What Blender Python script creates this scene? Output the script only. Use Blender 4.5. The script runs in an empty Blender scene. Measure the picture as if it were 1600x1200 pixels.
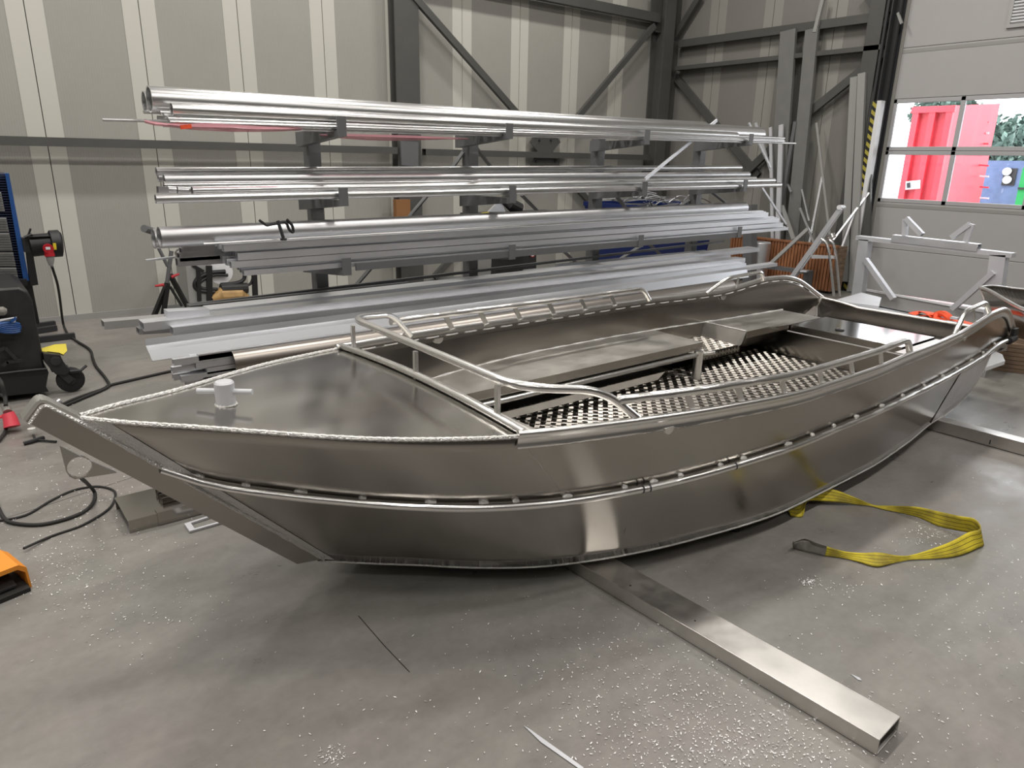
import bpy, math, random
from mathutils import Vector, Matrix
import bmesh
random.seed(7)
SC = bpy.context.scene
COL = SC.collection
# ------------------------------------------------------------------ camera
F = 1112.0
HC = 1.7
RT = Vector((0.7847084866626409, -0.6195890778558815, 0.018492310870364848))
UP = Vector((0.1729292480233947, 0.2474680287611416, 0.9533388956290089))
FW = Vector((0.5952546229452494, 0.7448952606526459, -0.3013353356636685))
CAMP = Vector((0, 0, HC))
cd = bpy.data.cameras.new('camera'); cam = bpy.data.objects.new('camera', cd); COL.objects.link(cam)
cam.matrix_world = Matrix(((RT.x, UP.x, -FW.x, 0), (RT.y, UP.y, -FW.y, 0), (RT.z, UP.z, -FW.z, HC), (0, 0, 0, 1)))
cd.sensor_width = 36; cd.lens = 36 * F / 1600; cd.clip_start = .02; cd.clip_end = 300
SC.camera = cam
# ------------------------------------------------------------------ world, exposure
SC.view_settings.view_transform = 'Standard'; SC.view_settings.look = 'None'
SC.view_settings.exposure = 0.0; SC.view_settings.gamma = 1; SC.view_settings.use_curve_mapping = False
W = bpy.data.worlds.new('overcast_sky'); SC.world = W; W.use_nodes = True
bgn = W.node_tree.nodes['Background']; bgn.inputs[0].default_value = (.93, .96, 1, 1); bgn.inputs[1].default_value = 5.0
# ------------------------------------------------------------------ ceiling lamps (high-bay luminaires of the hall)
def area(x, y, z, sx, sy, power, col=(1, .955, .9)):
    l = bpy.data.lights.new('high_bay_light', 'AREA'); l.shape = 'RECTANGLE'; l.size = sx; l.size_y = sy; l.energy = power; l.color = col
    o = bpy.data.objects.new('high_bay_light', l); o.location = (x, y, z); COL.objects.link(o)
LAMP = 78
for lx in (-3.5, 0.0, 3.5, 7.0):
    for ly in (-4.0, -0.3, 3.4, 6.6):
        area(lx, ly, 6.3, 1.2, .3, LAMP * {-4.0: .55, -0.3: 1.05, 3.4: 1.3, 6.6: 1.2}[ly])
# ------------------------------------------------------------------ helpers
def P(px, py, X=None, Y=None, Z=None):
    """point of the hall seen at pixel (px,py) on the plane x=X, y=Y or z=Z"""
    d = RT * ((px - 800) / F) + UP * (-(py - 600) / F) + FW
    if X is not None: t = X / d.x
    elif Y is not None: t = Y / d.y
    else: t = (Z - HC) / d.z
    return CAMP + d * t
def depth(p): return (p - CAMP).dot(FW)
def V(*a): return Vector(a)

class MB:
    def __init__(s): s.v = []; s.f = []
    def add(s, vs, fs):
        n = len(s.v); s.v += [Vector(a) for a in vs]; s.f += [tuple(i + n for i in f) for f in fs]; return s
    def box(s, c, d, R=None):
        c = Vector(c); h = [x / 2 for x in d]; vs = []
        for x in (-1, 1):
            for y in (-1, 1):
                for z in (-1, 1):
                    q = Vector((x * h[0], y * h[1], z * h[2]))
                    if R: q = R @ q
                    vs.append(c + q)
        return s.add(vs, [(0, 1, 3, 2), (4, 6, 7, 5), (0, 4, 5, 1), (2, 3, 7, 6), (0, 2, 6, 4), (1, 5, 7, 3)])
    def bb(s, a, b):   # box between two corners
        a = Vector(a); b = Vector(b)
        return s.box((a + b) / 2, [abs(b[i] - a[i]) for i in range(3)])
    def frame(s, a, b, up=(0, 0, 1)):
        t = (Vector(b) - Vector(a)); L = t.length; t.normalize(); up = Vector(up)
        if abs(t.dot(up)) > .995: up = Vector((0, 1, 0))
        n = t.cross(up).normalized(); u = n.cross(t).normalized(); return t, n, u, L
    def bar(s, a, b, w, h, up=(0, 0, 1)):  # solid bar from a to b, w across, h along up
        t, n, u, L = s.frame(a, b, up); R = Matrix((t, n, u)).transposed()
        return s.box((Vector(a) + Vector(b)) / 2, (L, w, h), R)
    def rect_tube(s, a, b, w, h, th=.003, up=(0, 0, 1)):
        t, n, u, L = s.frame(a, b, up); vs = []
        for p in (Vector(a), Vector(b)):
            for (W_, H_) in ((w / 2, h / 2), (w / 2 - th, h / 2 - th)):
                for (i, j) in ((-1, -1), (1, -1), (1, 1), (-1, 1)): vs.append(p + n * (i * W_) + u * (j * H_))
        fs = []
        for k in range(4):
            l = (k + 1) % 4
            fs += [(k, l, 8 + l, 8 + k), (4 + k, 12 + k, 12 + l, 4 + l), (k, 4 + k, 4 + l, l), (8 + k, 8 + l, 12 + l, 12 + k)]
        return s.add(vs, fs)
    def extrude(s, prof, a, b, up=(0, 0, 1), closed=True, cap=True):  # prof: (n,u) points swept straight a->b
        return s.sweep(prof, [a, b], up, closed, cap)
    def sweep(s, prof, path, up=(0, 0, 1), closed=True, cap=True, ring=False):
        path = [Vector(p) for p in path]; N = len(path); m = len(prof); vs = []
        for i, p in enumerate(path):
            if ring: t = path[(i + 1) % N] - path[i - 1]
            else: t = path[min(i + 1, N - 1)] - path[max(i - 1, 0)]
            t.normalize(); U = Vector(up); n = t.cross(U)
            if n.length < 1e-3: n = t.cross(Vector((0, 1, 0)))
            n.normalize(); u = n.cross(t).normalized()
            for (a, b) in prof: vs.append(p + n * a + u * b)
        fs = []
        for i in range(N if ring else N - 1):
            i2 = (i + 1) % N
            for k in range(m if closed else m - 1):
                l = (k + 1) % m; fs.append((i * m + k, i * m + l, i2 * m + l, i2 * m + k))
        if cap and closed and not ring: fs += [tuple(range(m))[::-1], tuple((N - 1) * m + k for k in range(m))]
        return s.add(vs, fs)
    def tube(s, path, r, seg=10, cap=True, hollow=0, rs=None, ring=False):
        path = [Vector(p) for p in path]; N = len(path); vs = []; fs = []
        t0 = (path[1] - path[0]).normalized(); ref = Vector((0, 0, 1))
        if abs(t0.dot(ref)) > .9: ref = Vector((1, 0, 0))
        n = t0.cross(ref).normalized()
        for i, p in enumerate(path):
            if ring: t = (path[(i + 1) % N] - path[i - 1]).normalized()
            else: t = (path[min(i + 1, N - 1)] - path[max(i - 1, 0)]).normalized()
            n = (n - t * n.dot(t)).normalized(); b = t.cross(n); rr = rs[i] if rs else r
            for k in range(seg):
                a = 2 * math.pi * k / seg; vs.append(p + (n * math.cos(a) + b * math.sin(a)) * rr)
        for i in range(N if ring else N - 1):
            j = (i + 1) % N
            for k in range(seg):
                l = (k + 1) % seg; fs.append((i * seg + k, i * seg + l, j * seg + l, j * seg + k))
        if cap and not hollow and not ring: fs += [tuple(range(seg))[::-1], tuple((N - 1) * seg + k for k in range(seg))]
        base = len(s.v); s.add(vs, fs)
        if hollow:   # straight hollow pipe: inner wall and end rings
            q = hollow; vi = []
            for i in (0, N - 1):
                for k in range(seg): vi.append(path[i] + (Vector(vs[i * seg + k]) - path[i]) * q)
            fi = []
            for k in range(seg):
                l = (k + 1) % seg; fi.append((k, seg + k, seg + l, l))
            b2 = len(s.v); s.add(vi, fi)
            for k in range(seg):
                l = (k + 1) % seg
                s.f.append((base + l, base + k, b2 + k, b2 + l)); e = base + (N - 1) * seg
                s.f.append((e + k, e + l, b2 + seg + l, b2 + seg + k))
        return s
    def lathe(s, c, prof, seg=16, axis=(0, 0, 1)):
        ax = Vector(axis).normalized(); ref = Vector((1, 0, 0)) if abs(ax.x) < .9 else Vector((0, 1, 0))
        n = ax.cross(ref).normalized(); b = ax.cross(n); c = Vector(c); vs = []; m = len(prof)
        for k in range(seg):
            a = 2 * math.pi * k / seg; d = n * math.cos(a) + b * math.sin(a)
            for (r, h) in prof: vs.append(c + d * r + ax * h)
        fs = []
        for k in range(seg):
            l = (k + 1) % seg
            for j in range(m - 1): fs.append((k * m + j, l * m + j, l * m + j + 1, k * m + j + 1))
        return s.add(vs, fs)
    def poly(s, pts, thick, nrm=None):  # flat plate, extruded by thick along its normal
        pts = [Vector(p) for p in pts]; n = Vector(nrm) if nrm else (pts[1] - pts[0]).cross(pts[2] - pts[0])
        n.normalize(); m = len(pts); vs = pts + [p + n * thick for p in pts]
        fs = [tuple(range(m))[::-1], tuple(range(m, 2 * m))] + [(k, (k + 1) % m, m + (k + 1) % m, m + k) for k in range(m)]
        return s.add(vs, fs)
    def grid(s, fn, nu, nv, flip=False):
        vs = [fn(i / nu, j / nv) for i in range(nu + 1) for j in range(nv + 1)]; fs = []
        for i in range(nu):
            for j in range(nv):
                a = i * (nv + 1) + j; q = (a, a + nv + 1, a + nv + 2, a + 1); fs.append(q[::-1] if flip else q)
        return s.add(vs, fs)

def link(name, me, parent=None):
    o = bpy.data.objects.new(name, me); COL.objects.link(o)
    if parent: o.parent = parent
    return o
def wloc(o):
    v = Vector((0, 0, 0))
    while o: v += o.location; o = o.parent
    return v
def part(name, mb, m, parent=None, smooth=30, origin=None, label=None, kind=None, solid=0, bevel=0):
    org = wloc(parent) if parent else Vector(origin or (0, 0, 0))
    me = bpy.data.meshes.new(name); me.from_pydata([tuple(v - org) for v in mb.v], [], mb.f)
    bm = bmesh.new(); bm.from_mesh(me)
    if not solid: bmesh.ops.recalc_face_normals(bm, faces=bm.faces)
    bm.to_mesh(me); bm.free()
    me.materials.append(MAT[m] if isinstance(m, str) else m)
    if smooth:
        for p in me.polygons: p.use_smooth = True
        me.set_sharp_from_angle(angle=math.radians(smooth))
    o = link(name, me, parent)
    if origin and not parent: o.location = Vector(origin)
    if label: o['label'] = label
    if kind: o['kind'] = kind
    if solid: md = o.modifiers.new('thickness', 'SOLIDIFY'); md.thickness = solid; md.offset = -1
    if bevel: md = o.modifiers.new('edge', 'BEVEL'); md.width = bevel; md.segments = 2; md.limit_method = 'ANGLE'; md.angle_limit = .7
    return o
def empty(name, loc, label=None, cat=None, group=None, kind=None):
    o = bpy.data.objects.new(name, None); COL.objects.link(o); o.location = Vector(loc); o.empty_display_size = .1
    tag(o, label, cat, group, kind); return o
def tag(o, label=None, cat=None, group=None, kind=None):
    if label: o['label'] = label
    if cat: o['category'] = cat
    if group: o['group'] = group
    if kind: o['kind'] = kind
    return o
def thing(name, mb, m, label, cat, group=None, origin=None, **k):
    if origin is None:
        lo = [min(v[i] for v in mb.v) for i in range(3)]; hi = [max(v[i] for v in mb.v) for i in range(3)]
        origin = ((lo[0] + hi[0]) / 2, (lo[1] + hi[1]) / 2, lo[2])
    return tag(part(name, mb, m, None, origin=origin, **k), label, cat, group)
def copy_of(o, name=None, parent=None):
    c = o.copy(); COL.objects.link(c); c.parent = parent
    return c
def smoothpath(pts, n=6, closed=False):
    pts = [Vector(p) for p in pts]; out = []; N = len(pts)
    for i in range(N if closed else N - 1):
        if closed: a, b, c, d = pts[i - 1], pts[i], pts[(i + 1) % N], pts[(i + 2) % N]
        else: a, b, c, d = pts[max(i - 1, 0)], pts[i], pts[i + 1], pts[min(i + 2, N - 1)]
        for k in range(n):
            t = k / n
            out.append(.5 * ((2 * b) + (c - a) * t + (2 * a - 5 * b + 4 * c - d) * t * t + (3 * b - a - 3 * c + d) * t ** 3))
    if not closed: out.append(pts[-1])
    return out
def fillet(pts, r, n=5):  # polyline with rounded corners
    pts = [Vector(p) for p in pts]; out = [pts[0]]
    for i in range(1, len(pts) - 1):
        a = (pts[i - 1] - pts[i]); b = (pts[i + 1] - pts[i]); rr = min(r, a.length * .49, b.length * .49)
        A = pts[i] + a.normalized() * rr; B_ = pts[i] + b.normalized() * rr
        for k in range(n + 1):
            t = k / n; out.append(A * (1 - t) ** 2 + pts[i] * 2 * t * (1 - t) + B_ * t * t)
    out.append(pts[-1]); return out
# ------------------------------------------------------------------ materials
MAT = {}
def mat(name, col, rough=.5, metal=0, bump=0, bscale=40, var=0, vscale=4, rvar=0, stretch=(1, 1, 1), spec=.5, emit=0, aniso=0, coords='Object'):
    m = bpy.data.materials.new(name); m.use_nodes = True; nt = m.node_tree; N = nt.nodes; L = nt.links
    b = N['Principled BSDF']; b.inputs['Base Color'].default_value = (*col, 1); b.inputs['Roughness'].default_value = rough
    b.inputs['Metallic'].default_value = metal; b.inputs['Specular IOR Level'].default_value = spec
    if aniso: b.inputs['Anisotropic'].default_value = aniso
    if emit: b.inputs['Emission Color'].default_value = (*col, 1); b.inputs['Emission Strength'].default_value = emit
    if var or rvar or bump:
        tc = N.new('ShaderNodeTexCoord'); mp = N.new('ShaderNodeMapping'); mp.inputs['Scale'].default_value = stretch
        L.new(tc.outputs[coords], mp.inputs[0])
    if var or rvar:
        n = N.new('ShaderNodeTexNoise'); n.inputs['Scale'].default_value = vscale; n.inputs['Detail'].default_value = 6; n.inputs['Roughness'].default_value = .6
        L.new(mp.outputs[0], n.inputs[0])
    if var:
        r = N.new('ShaderNodeMapRange'); r.inputs[1].default_value = .3; r.inputs[2].default_value = .7; r.inputs[3].default_value = 1 - var; r.inputs[4].default_value = 1 + var
        L.new(n.outputs[0], r.inputs[0]); mx = N.new('ShaderNodeMix'); mx.data_type = 'RGBA'; mx.blend_type = 'MULTIPLY'; mx.inputs[0].default_value = 1
        mx.inputs[6].default_value = (*col, 1); L.new(r.outputs[0], mx.inputs[7]); L.new(mx.outputs[2], b.inputs['Base Color'])
    if rvar:
        r = N.new('ShaderNodeMapRange'); r.inputs[1].default_value = .3; r.inputs[2].default_value = .7; r.inputs[3].default_value = max(.02, rough - rvar); r.inputs[4].default_value = rough + rvar
        L.new(n.outputs[0], r.inputs[0]); L.new(r.outputs[0], b.inputs['Roughness'])
    if bump:
        n2 = N.new('ShaderNodeTexNoise'); n2.inputs['Scale'].default_value = bscale; n2.inputs['Detail'].default_value = 3
        L.new(mp.outputs[0], n2.inputs[0]); bp = N.new('ShaderNodeBump'); bp.inputs['Strength'].default_value = bump; bp.inputs['Distance'].default_value = .01
        L.new(n2.outputs[0], bp.inputs['Height']); L.new(bp.outputs[0], b.inputs['Normal'])
    MAT[name] = m; return m
mat('hull_sheet', (.40, .378, .35), .20, 1, var=.05, vscale=2.2, rvar=.03)
mat('deck_sheet', (.44, .425, .40), .17, 1, var=.05, vscale=3, rvar=.04)
mat('bench_sheet', (.62, .60, .56), .38, 1, var=.06, vscale=4, rvar=.06)
mat('lid_mirror', (.42, .42, .42), .12, 1)
mat('doubler_sheet', (.74, .74, .76), .38, 1, var=.12, vscale=9, rvar=.1)
mat('tube_alu', (.84, .83, .81), .27, 1)
mat('gunwale_alu', (.80, .79, .77), .29, 1)
mat('weld', (.80, .79, .77), .42, 1, bump=.9, bscale=160)
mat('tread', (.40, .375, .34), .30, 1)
mat('tread_base', (.07, .062, .053), .38, 1)  # same metal as the bars; dark reflections put into the base colour
mat('mill_alu', (.80, .81, .84), .46, 1, var=.06, vscale=3, rvar=.06, stretch=(.25, 1, 1))
mat('pipe_alu', (.72, .72, .72), .30, 1, var=.05, vscale=5)
mat('brown_pipe', (.36, .33, .30), .36, 1)
mat('dark_pipe', (.56, .56, .57), .42, 1, var=.06, vscale=5)
mat('beam_alu', (.66, .64, .61), .36, 1, var=.10, vscale=6, rvar=.10)
mat('white_alu', (.60, .61, .64), .5, .4, var=.05, vscale=5)
mat('rack_steel', (.125, .128, .132), .5, 0, var=.08)
mat('channel_grey', (.17, .17, .162), .5, 0, var=.08)
mat('frame_steel', (.078, .077, .072), .5, 0, var=.08)
mat('dark_steel', (.03, .031, .034), .5, 0)
mat('black', (.012, .012, .013), .5)
mat('rubber', (.018, .017, .016), .7)
mat('machine_black', (.022, .021, .021), .45, 0, var=.3, vscale=10)
mat('blue_frame', (.016, .075, .26), .4)
mat('dark_blue', (.008, .015, .05), .5)
mat('navy', (.006, .018, .11), .45)
mat('cool_grey', (.30, .30, .29), .6)
mat('red', (.42, .01, .02), .4)
mat('bright_red', (.75, .07, .10), .45, var=.12, vscale=2)
mat('orange', (.80, .28, .025), .5)
mat('strap_orange', (.85, .10, .03), .6, var=.2, vscale=30)
mat('sling_grey', (.22, .21, .19), .85, var=.2, vscale=40)
mat('pvc_white', (.62, .62, .58), .4)
mat('pallet_wood', (.19, .13, .085), .85, var=.4, vscale=12, stretch=(1, .2, 3))
mat('slat_wood', (.30, .125, .055), .6, var=.3, vscale=6, stretch=(1, 1, .2))
mat('brown_paint', (.26, .12, .045), .7)
mat('tan_plastic', (.40, .25, .10), .5, var=.3, vscale=10)
mat('door_panel', (.40, .395, .39), .5, 0, var=.02)
mat('door_rail', (.42, .42, .43), .4)
mat('angle_alu', (.52, .53, .55), .42, 1, var=.06, vscale=3, rvar=.08, stretch=(.25, 1, 1))
mat('white_paint', (.75, .76, .78), .4)
mat('hazard_yellow', (.40, .34, .05), .6)
mat('yellow_tape', (.70, .58, .03), .5)
mat('outside_green', (.13, .20, .17), .9, var=.4, vscale=6)
mat('outside_blue', (.12, .17, .32), .6, var=.2)
mat('green_paint', (.02, .35, .09), .6)
mat('asphalt', (.30, .30, .30), .9)
mat('ceiling_grey', (.10, .10, .098), .8)
mat('back_wall', (.11, .105, .10), .8)
mat('swarf', (.85, .85, .85), .5, .2)  # white glints of the flakes put into the base colour
mat('pink_wrap', (.62, .28, .33), .3)
# wall cladding: fine vertical ribs on the field, plain bands at the joints
def clad(name, col, axis):
    m = mat(name, col, .55, 0, var=.03, vscale=1.5); nt = m.node_tree; N = nt.nodes; L = nt.links; b = N['Principled BSDF']
    tc = N.new('ShaderNodeTexCoord'); w = N.new('ShaderNodeTexWave'); w.wave_type = 'BANDS'; w.bands_direction = axis; w.inputs['Scale'].default_value = 14
    L.new(tc.outputs['Object'], w.inputs[0]); bp = N.new('ShaderNodeBump'); bp.inputs['Strength'].default_value = .35; bp.inputs['Distance'].default_value = .004
    L.new(w.outputs[0], bp.inputs['Height']); L.new(bp.outputs[0], b.inputs['Normal'])
clad('clad_field_x', (.325, .32, .292), 'X'); clad('clad_field_y_shaded', (.21, .203, .187), 'Y')  # right-hand wall uses a darkened copy, its shade put into the colour
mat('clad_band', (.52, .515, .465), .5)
mat('clad_band_shaded', (.29, .285, .26), .5)  # joint band again, with the right-hand wall's shade in its colour
# webbing sling: yellow with dark stitched lines running along it (UV-free: uses the mesh attribute 'across')
def sling_mat():
    m = mat('sling_yellow', (.62, .50, .03), .75); nt = m.node_tree; N = nt.nodes; L = nt.links; b = N['Principled BSDF']
    at = N.new('ShaderNodeAttribute'); at.attribute_name = 'across'
    mt = N.new('ShaderNodeMath'); mt.operation = 'MULTIPLY'; mt.inputs[1].default_value = 4.0; L.new(at.outputs['Fac'], mt.inputs[0])
    fr = N.new('ShaderNodeMath'); fr.operation = 'FRACT'; L.new(mt.outputs[0], fr.inputs[0])
    gt = N.new('ShaderNodeMath'); gt.operation = 'GREATER_THAN'; gt.inputs[1].default_value = .86; L.new(fr.outputs[0], gt.inputs[0])
    tc = N.new('ShaderNodeTexCoord'); ns = N.new('ShaderNodeTexNoise'); ns.inputs['Scale'].default_value = 9; ns.inputs['Detail'].default_value = 6; L.new(tc.outputs['Object'], ns.inputs[0])
    cr = N.new('ShaderNodeValToRGB'); cr.color_ramp.elements[0].position = .35; cr.color_ramp.elements[0].color = (.30, .24, .03, 1); cr.color_ramp.elements[1].position = .6; cr.color_ramp.elements[1].color = (.66, .54, .03, 1)
    L.new(ns.outputs[0], cr.inputs[0]); mx = N.new('ShaderNodeMix'); mx.data_type = 'RGBA'; L.new(gt.outputs[0], mx.inputs[0]); L.new(cr.outputs[0], mx.inputs[6]); mx.inputs[7].default_value = (.10, .08, .01, 1)
    L.new(mx.outputs[2], b.inputs['Base Color'])
sling_mat()
# window glass: clear, with fresnel reflection
g = bpy.data.materials.new('glass'); g.use_nodes = True; nt = g.node_tree; nt.nodes.clear()
o_ = nt.nodes.new('ShaderNodeOutputMaterial'); tr = nt.nodes.new('ShaderNodeBsdfTransparent'); gl = nt.nodes.new('ShaderNodeBsdfGlossy'); gl.inputs['Roughness'].default_value = .02
fr = nt.nodes.new('ShaderNodeFresnel'); fr.inputs[0].default_value = 1.45; mx = nt.nodes.new('ShaderNodeMixShader')
nt.links.new(fr.outputs[0], mx.inputs[0]); nt.links.new(tr.outputs[0], mx.inputs[1]); nt.links.new(gl.outputs[0], mx.inputs[2]); nt.links.new(mx.outputs[0], o_.inputs[0]); MAT['glass'] = g
# clear wrap film
g = bpy.data.materials.new('film'); g.use_nodes = True; nt = g.node_tree; nt.nodes.clear()
o_ = nt.nodes.new('ShaderNodeOutputMaterial'); tr = nt.nodes.new('ShaderNodeBsdfTransparent'); tr.inputs[0].default_value = (.95, .72, .76, 1); gl = nt.nodes.new('ShaderNodeBsdfPrincipled'); gl.inputs['Roughness'].default_value = .15; gl.inputs['Base Color'].default_value = (.7, .38, .42, 1)
mx = nt.nodes.new('ShaderNodeMixShader'); mx.inputs[0].default_value = .45
nt.links.new(tr.outputs[0], mx.inputs[1]); nt.links.new(gl.outputs[0], mx.inputs[2]); nt.links.new(mx.outputs[0], o_.inputs[0]); MAT['film'] = g
# floor: trowelled concrete with smears, stains and a slight sheen
def floor_mat():
    m = mat('concrete', (.25, .24, .225), .42); nt = m.node_tree; N = nt.nodes; L = nt.links; b = N['Principled BSDF']
    tc = N.new('ShaderNodeTexCoord')
    def noise(sc, det, stretch=(1, 1, 1), rot=0, rg=.6):
        mp = N.new('ShaderNodeMapping'); mp.inputs['Scale'].default_value = stretch; mp.inputs['Rotation'].default_value = (0, 0, rot); L.new(tc.outputs['Object'], mp.inputs[0])
        n = N.new('ShaderNodeTexNoise'); n.inputs['Scale'].default_value = sc; n.inputs['Detail'].default_value = det; n.inputs['Roughness'].default_value = rg; L.new(mp.outputs[0], n.inputs[0]); return n
    a = noise(1.1, 8); c = noise(3.5, 8, (1, 1.8, 1), .5); d = noise(28, 4); e = noise(.7, 3)
    def ramp(n, p0, c0, p1, c1):
        r = N.new('ShaderNodeValToRGB'); r.color_ramp.elements[0].position = p0; r.color_ramp.elements[0].color = (*c0, 1); r.color_ramp.elements[1].position = p1; r.color_ramp.elements[1].color = (*c1, 1); L.new(n.outputs[0], r.inputs[0]); return r
    r1 = ramp(a, .3, (.195, .186, .174), .7, (.262, .254, .242)); r2 = ramp(c, .3, (.88, .88, .88), .7, (1.08, 1.075, 1.07)); r3 = ramp(d, .3, (.93, .93, .93), .7, (1.05, 1.05, 1.05)); r4 = ramp(e, .35, (.97, 1.0, .97), .65, (1.05, .99, .98))
    def mul(x, y):
        k = N.new('ShaderNodeMix'); k.data_type = 'RGBA'; k.blend_type = 'MULTIPLY'; k.inputs[0].default_value = 1; L.new(x, k.inputs[6]); L.new(y, k.inputs[7]); return k.outputs[2]
    L.new(mul(mul(mul(r1.outputs[0], r2.outputs[0]), r3.outputs[0]), r4.outputs[0]), b.inputs['Base Color'])
    rr = N.new('ShaderNodeMapRange'); rr.inputs[1].default_value = .3; rr.inputs[2].default_value = .7; rr.inputs[3].default_value = .24; rr.inputs[4].default_value = .50; L.new(c.outputs[0], rr.inputs[0]); L.new(rr.outputs[0], b.inputs['Roughness'])
    bp = N.new('ShaderNodeBump'); bp.inputs['Strength'].default_value = .25; bp.inputs['Distance'].default_value = .004; L.new(c.outputs[0], bp.inputs['Height']); L.new(bp.outputs[0], b.inputs['Normal'])
floor_mat()
# ================================================================== the hall
WX, WY = 10.2, 8.6
fl = part('floor', MB().bb((-6, -8, -.2), (WX + .15, WY + .1, 0)), 'concrete', kind='structure', smooth=0)
part('ceiling', MB().bb((-6, -8, 7.0), (WX + .15, WY + .1, 7.15)), 'ceiling_grey', kind='structure', smooth=0)
part('wall_left', MB().bb((-6.15, -8, 0), (-6, WY, 7)), 'back_wall', kind='structure', smooth=0)
part('wall_front', MB().bb((-6, -8.15, 0), (WX, -8, 7)), 'back_wall', kind='structure', smooth=0)
# wall_back: one metre sandwich panels, each with a ribbed field and a plain band at both joints
wb = empty('wall_back', (0, WY, 0), kind='structure')
seam0 = .99; pw = .984
def clad_panels(par, n0, n1, axis, base, fieldmat, bandmat, zmax=7.0):
    for k in range(n0, n1):
        a = base + k * pw; b = a + pw - .008
        f = MB(); s = MB(); bw = .15
        if axis == 'x':
            f.bb((a + bw, WY, 0), (b - bw, WY + .08, zmax)); s.bb((a, WY - .004, 0), (a + bw, WY + .08, zmax)); s.bb((b - bw, WY - .004, 0), (b, WY + .08, zmax))
        else:
            f.bb((WX, a + bw, 0), (WX + .08, b - bw, zmax)); s.bb((WX - .004, a, 0), (WX + .08, a + bw, zmax)); s.bb((WX - .004, b - bw, 0), (WX + .08, b, zmax))
        o = part('wall_panel', f, fieldmat, par, smooth=0); part('joint_band', s, bandmat, o, smooth=0, label='pale plain band along the panel joint')
clad_panels(wb, -7, 10, 'x', seam0, 'clad_field_x', 'clad_band')
part('backing', MB().bb((-6, WY + .081, 0), (WX + .1, WY + .12, 7)), 'black', wb, smooth=0)
wr = empty('wall_right', (WX, 0, 0), kind='structure')
DY0, DY1, DZ = .9, 4.86, 4.6       # door opening
clad_panels(wr, 0, 4, 'y', 4.80, 'clad_field_y_shaded', 'clad_band_shaded')
part('backing', MB().bb((WX + .081, DY1 + .02, 0), (WX + .12, WY, 7)), 'black', wr, smooth=0)
part('wall_section', MB().bb((WX, -8, 0), (WX + .1, DY0, 7)).bb((WX, DY0, DZ), (WX + .1, DY1, 7)), 'clad_field_y_shaded', wr, smooth=0)
part('baseboard_back', MB().bb((-6, WY - .03, 0), (WX, WY - .006, .06)), 'cool_grey', kind='structure', smooth=0)
# sectional door with glazed sections
dr = empty('door_1', (WX, DY0, 0), kind='structure')
zs = [0.02, .62, 1.235, 1.90, 2.545, 3.16, 3.86, 4.55]
for i in range(7):
    z0, z1 = zs[i] + .002, zs[i + 1] - .002
    part('joint_light_block', MB().bb((WX + .02, DY0, z1 - .01), (WX + .06, DY1 - .02, z1 + .014)), 'black', dr, smooth=0)  # added strip, blocks outside light leaking between the door sections
    if i in (2, 3):
        fr_ = MB(); x0, x1 = WX + .01, WX + .05
        fr_.bb((x0, DY0, z0), (x1, DY1 - .02, z0 + .05)); fr_.bb((x0, DY0, z1 - .05), (x1, DY1 - .02, z1))
        fr_.bb((x0, DY0, z0), (x1, DY0 + .06, z1)); fr_.bb((x0, DY1 - .10, z0), (x1, DY1 - .02, z1))
        ms = [3.96, 3.06, 2.16, 1.4]
        for y in ms: fr_.bb((x0, y - .028, z0), (x1, y + .028, z1))
        w = part('glazed_section', fr_, 'door_rail', dr, smooth=0, bevel=.004)
        ys = [DY1 - .10] + ms + [DY0 + .06]
        for a, b in zip(ys[:-1], ys[1:]): part('pane', MB().bb((WX + .028, b, z0 + .05), (WX + .032, a, z1 - .05)), 'glass', w, smooth=0)
    else:
        pn = part('door_section', MB().bb((WX + .01, DY0, z0), (WX + .05, DY1 - .02, z1)), 'door_panel', dr, smooth=0, bevel=.006)
        if i in (1, 4): part('stiffening_rib', MB().bb((WX + .006, DY0, z1 - .06), (WX + .012, DY1 - .05, z1 - .02)), 'cool_grey', pn, smooth=0)
        if i == 5:
            gy0, gy1, gz0, gz1 = 2.65, 3.78, 2.98, 3.1
# louvred vent in the upper door section
pv = P(1578, 38, X=WX); vt = empty('wall_vent', (WX, pv.y, pv.z), 'white louvred vent grille high on the sectional door', 'vent')
part('frame', MB().bb((WX - .02, pv.y - .62, pv.z - .04), (WX + .01, pv.y + .03, pv.z)).bb((WX - .02, pv.y - .005, pv.z), (WX + .01, pv.y + .03, pv.z + .45)).bb((WX - .02, pv.y - .62, pv.z + .45), (WX + .01, pv.y + .03, pv.z + .48)).bb((WX - .02, pv.y - .62, pv.z), (WX + .01, pv.y - .59, pv.z + .48)), 'door_panel', vt, smooth=0)
for k in range(13): part('slat', MB().box((WX - .008, pv.y - .3, pv.z + .02 + k * .034), (.022, .585, .017), Matrix.Rotation(.6, 3, 'Y')), 'white_paint', vt, smooth=0)
# door jamb, track and hazard-striped guard
part('trim_1', MB().bb((WX - .02, DY1 - .02, 0), (WX + .06, DY1 + .14, 4.9)).bb((WX - .22, DY1 + .10, 0), (WX - .18, DY1 + .13, 7)), 'dark_steel', kind='structure', smooth=0)
jb = empty('door_track', (WX - .1, DY1 + .05, 0), 'vertical dark steel guide rail at the left edge of the sectional door', 'rail')
part('track', MB().bb((WX - .12, DY1 - .01, 0), (WX - .08, DY1 + .08, 5)), 'black', jb, smooth=0)
part('track_flange', MB().bb((WX - .2, DY1 + .06, 0), (WX - .02, DY1 + .075, 5)), 'dark_steel', jb, smooth=0)
part('cable_bracket', MB().bar(P(1403, 20, X=WX - .12), P(1409, 37, X=WX - .12), .03, .03), 'cool_grey', jb, smooth=0)
gd = empty('door_guard', (WX - .2, DY1, 0), 'white door guard post with yellow and black hazard tape', 'guard')
gz = 2.52
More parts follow.
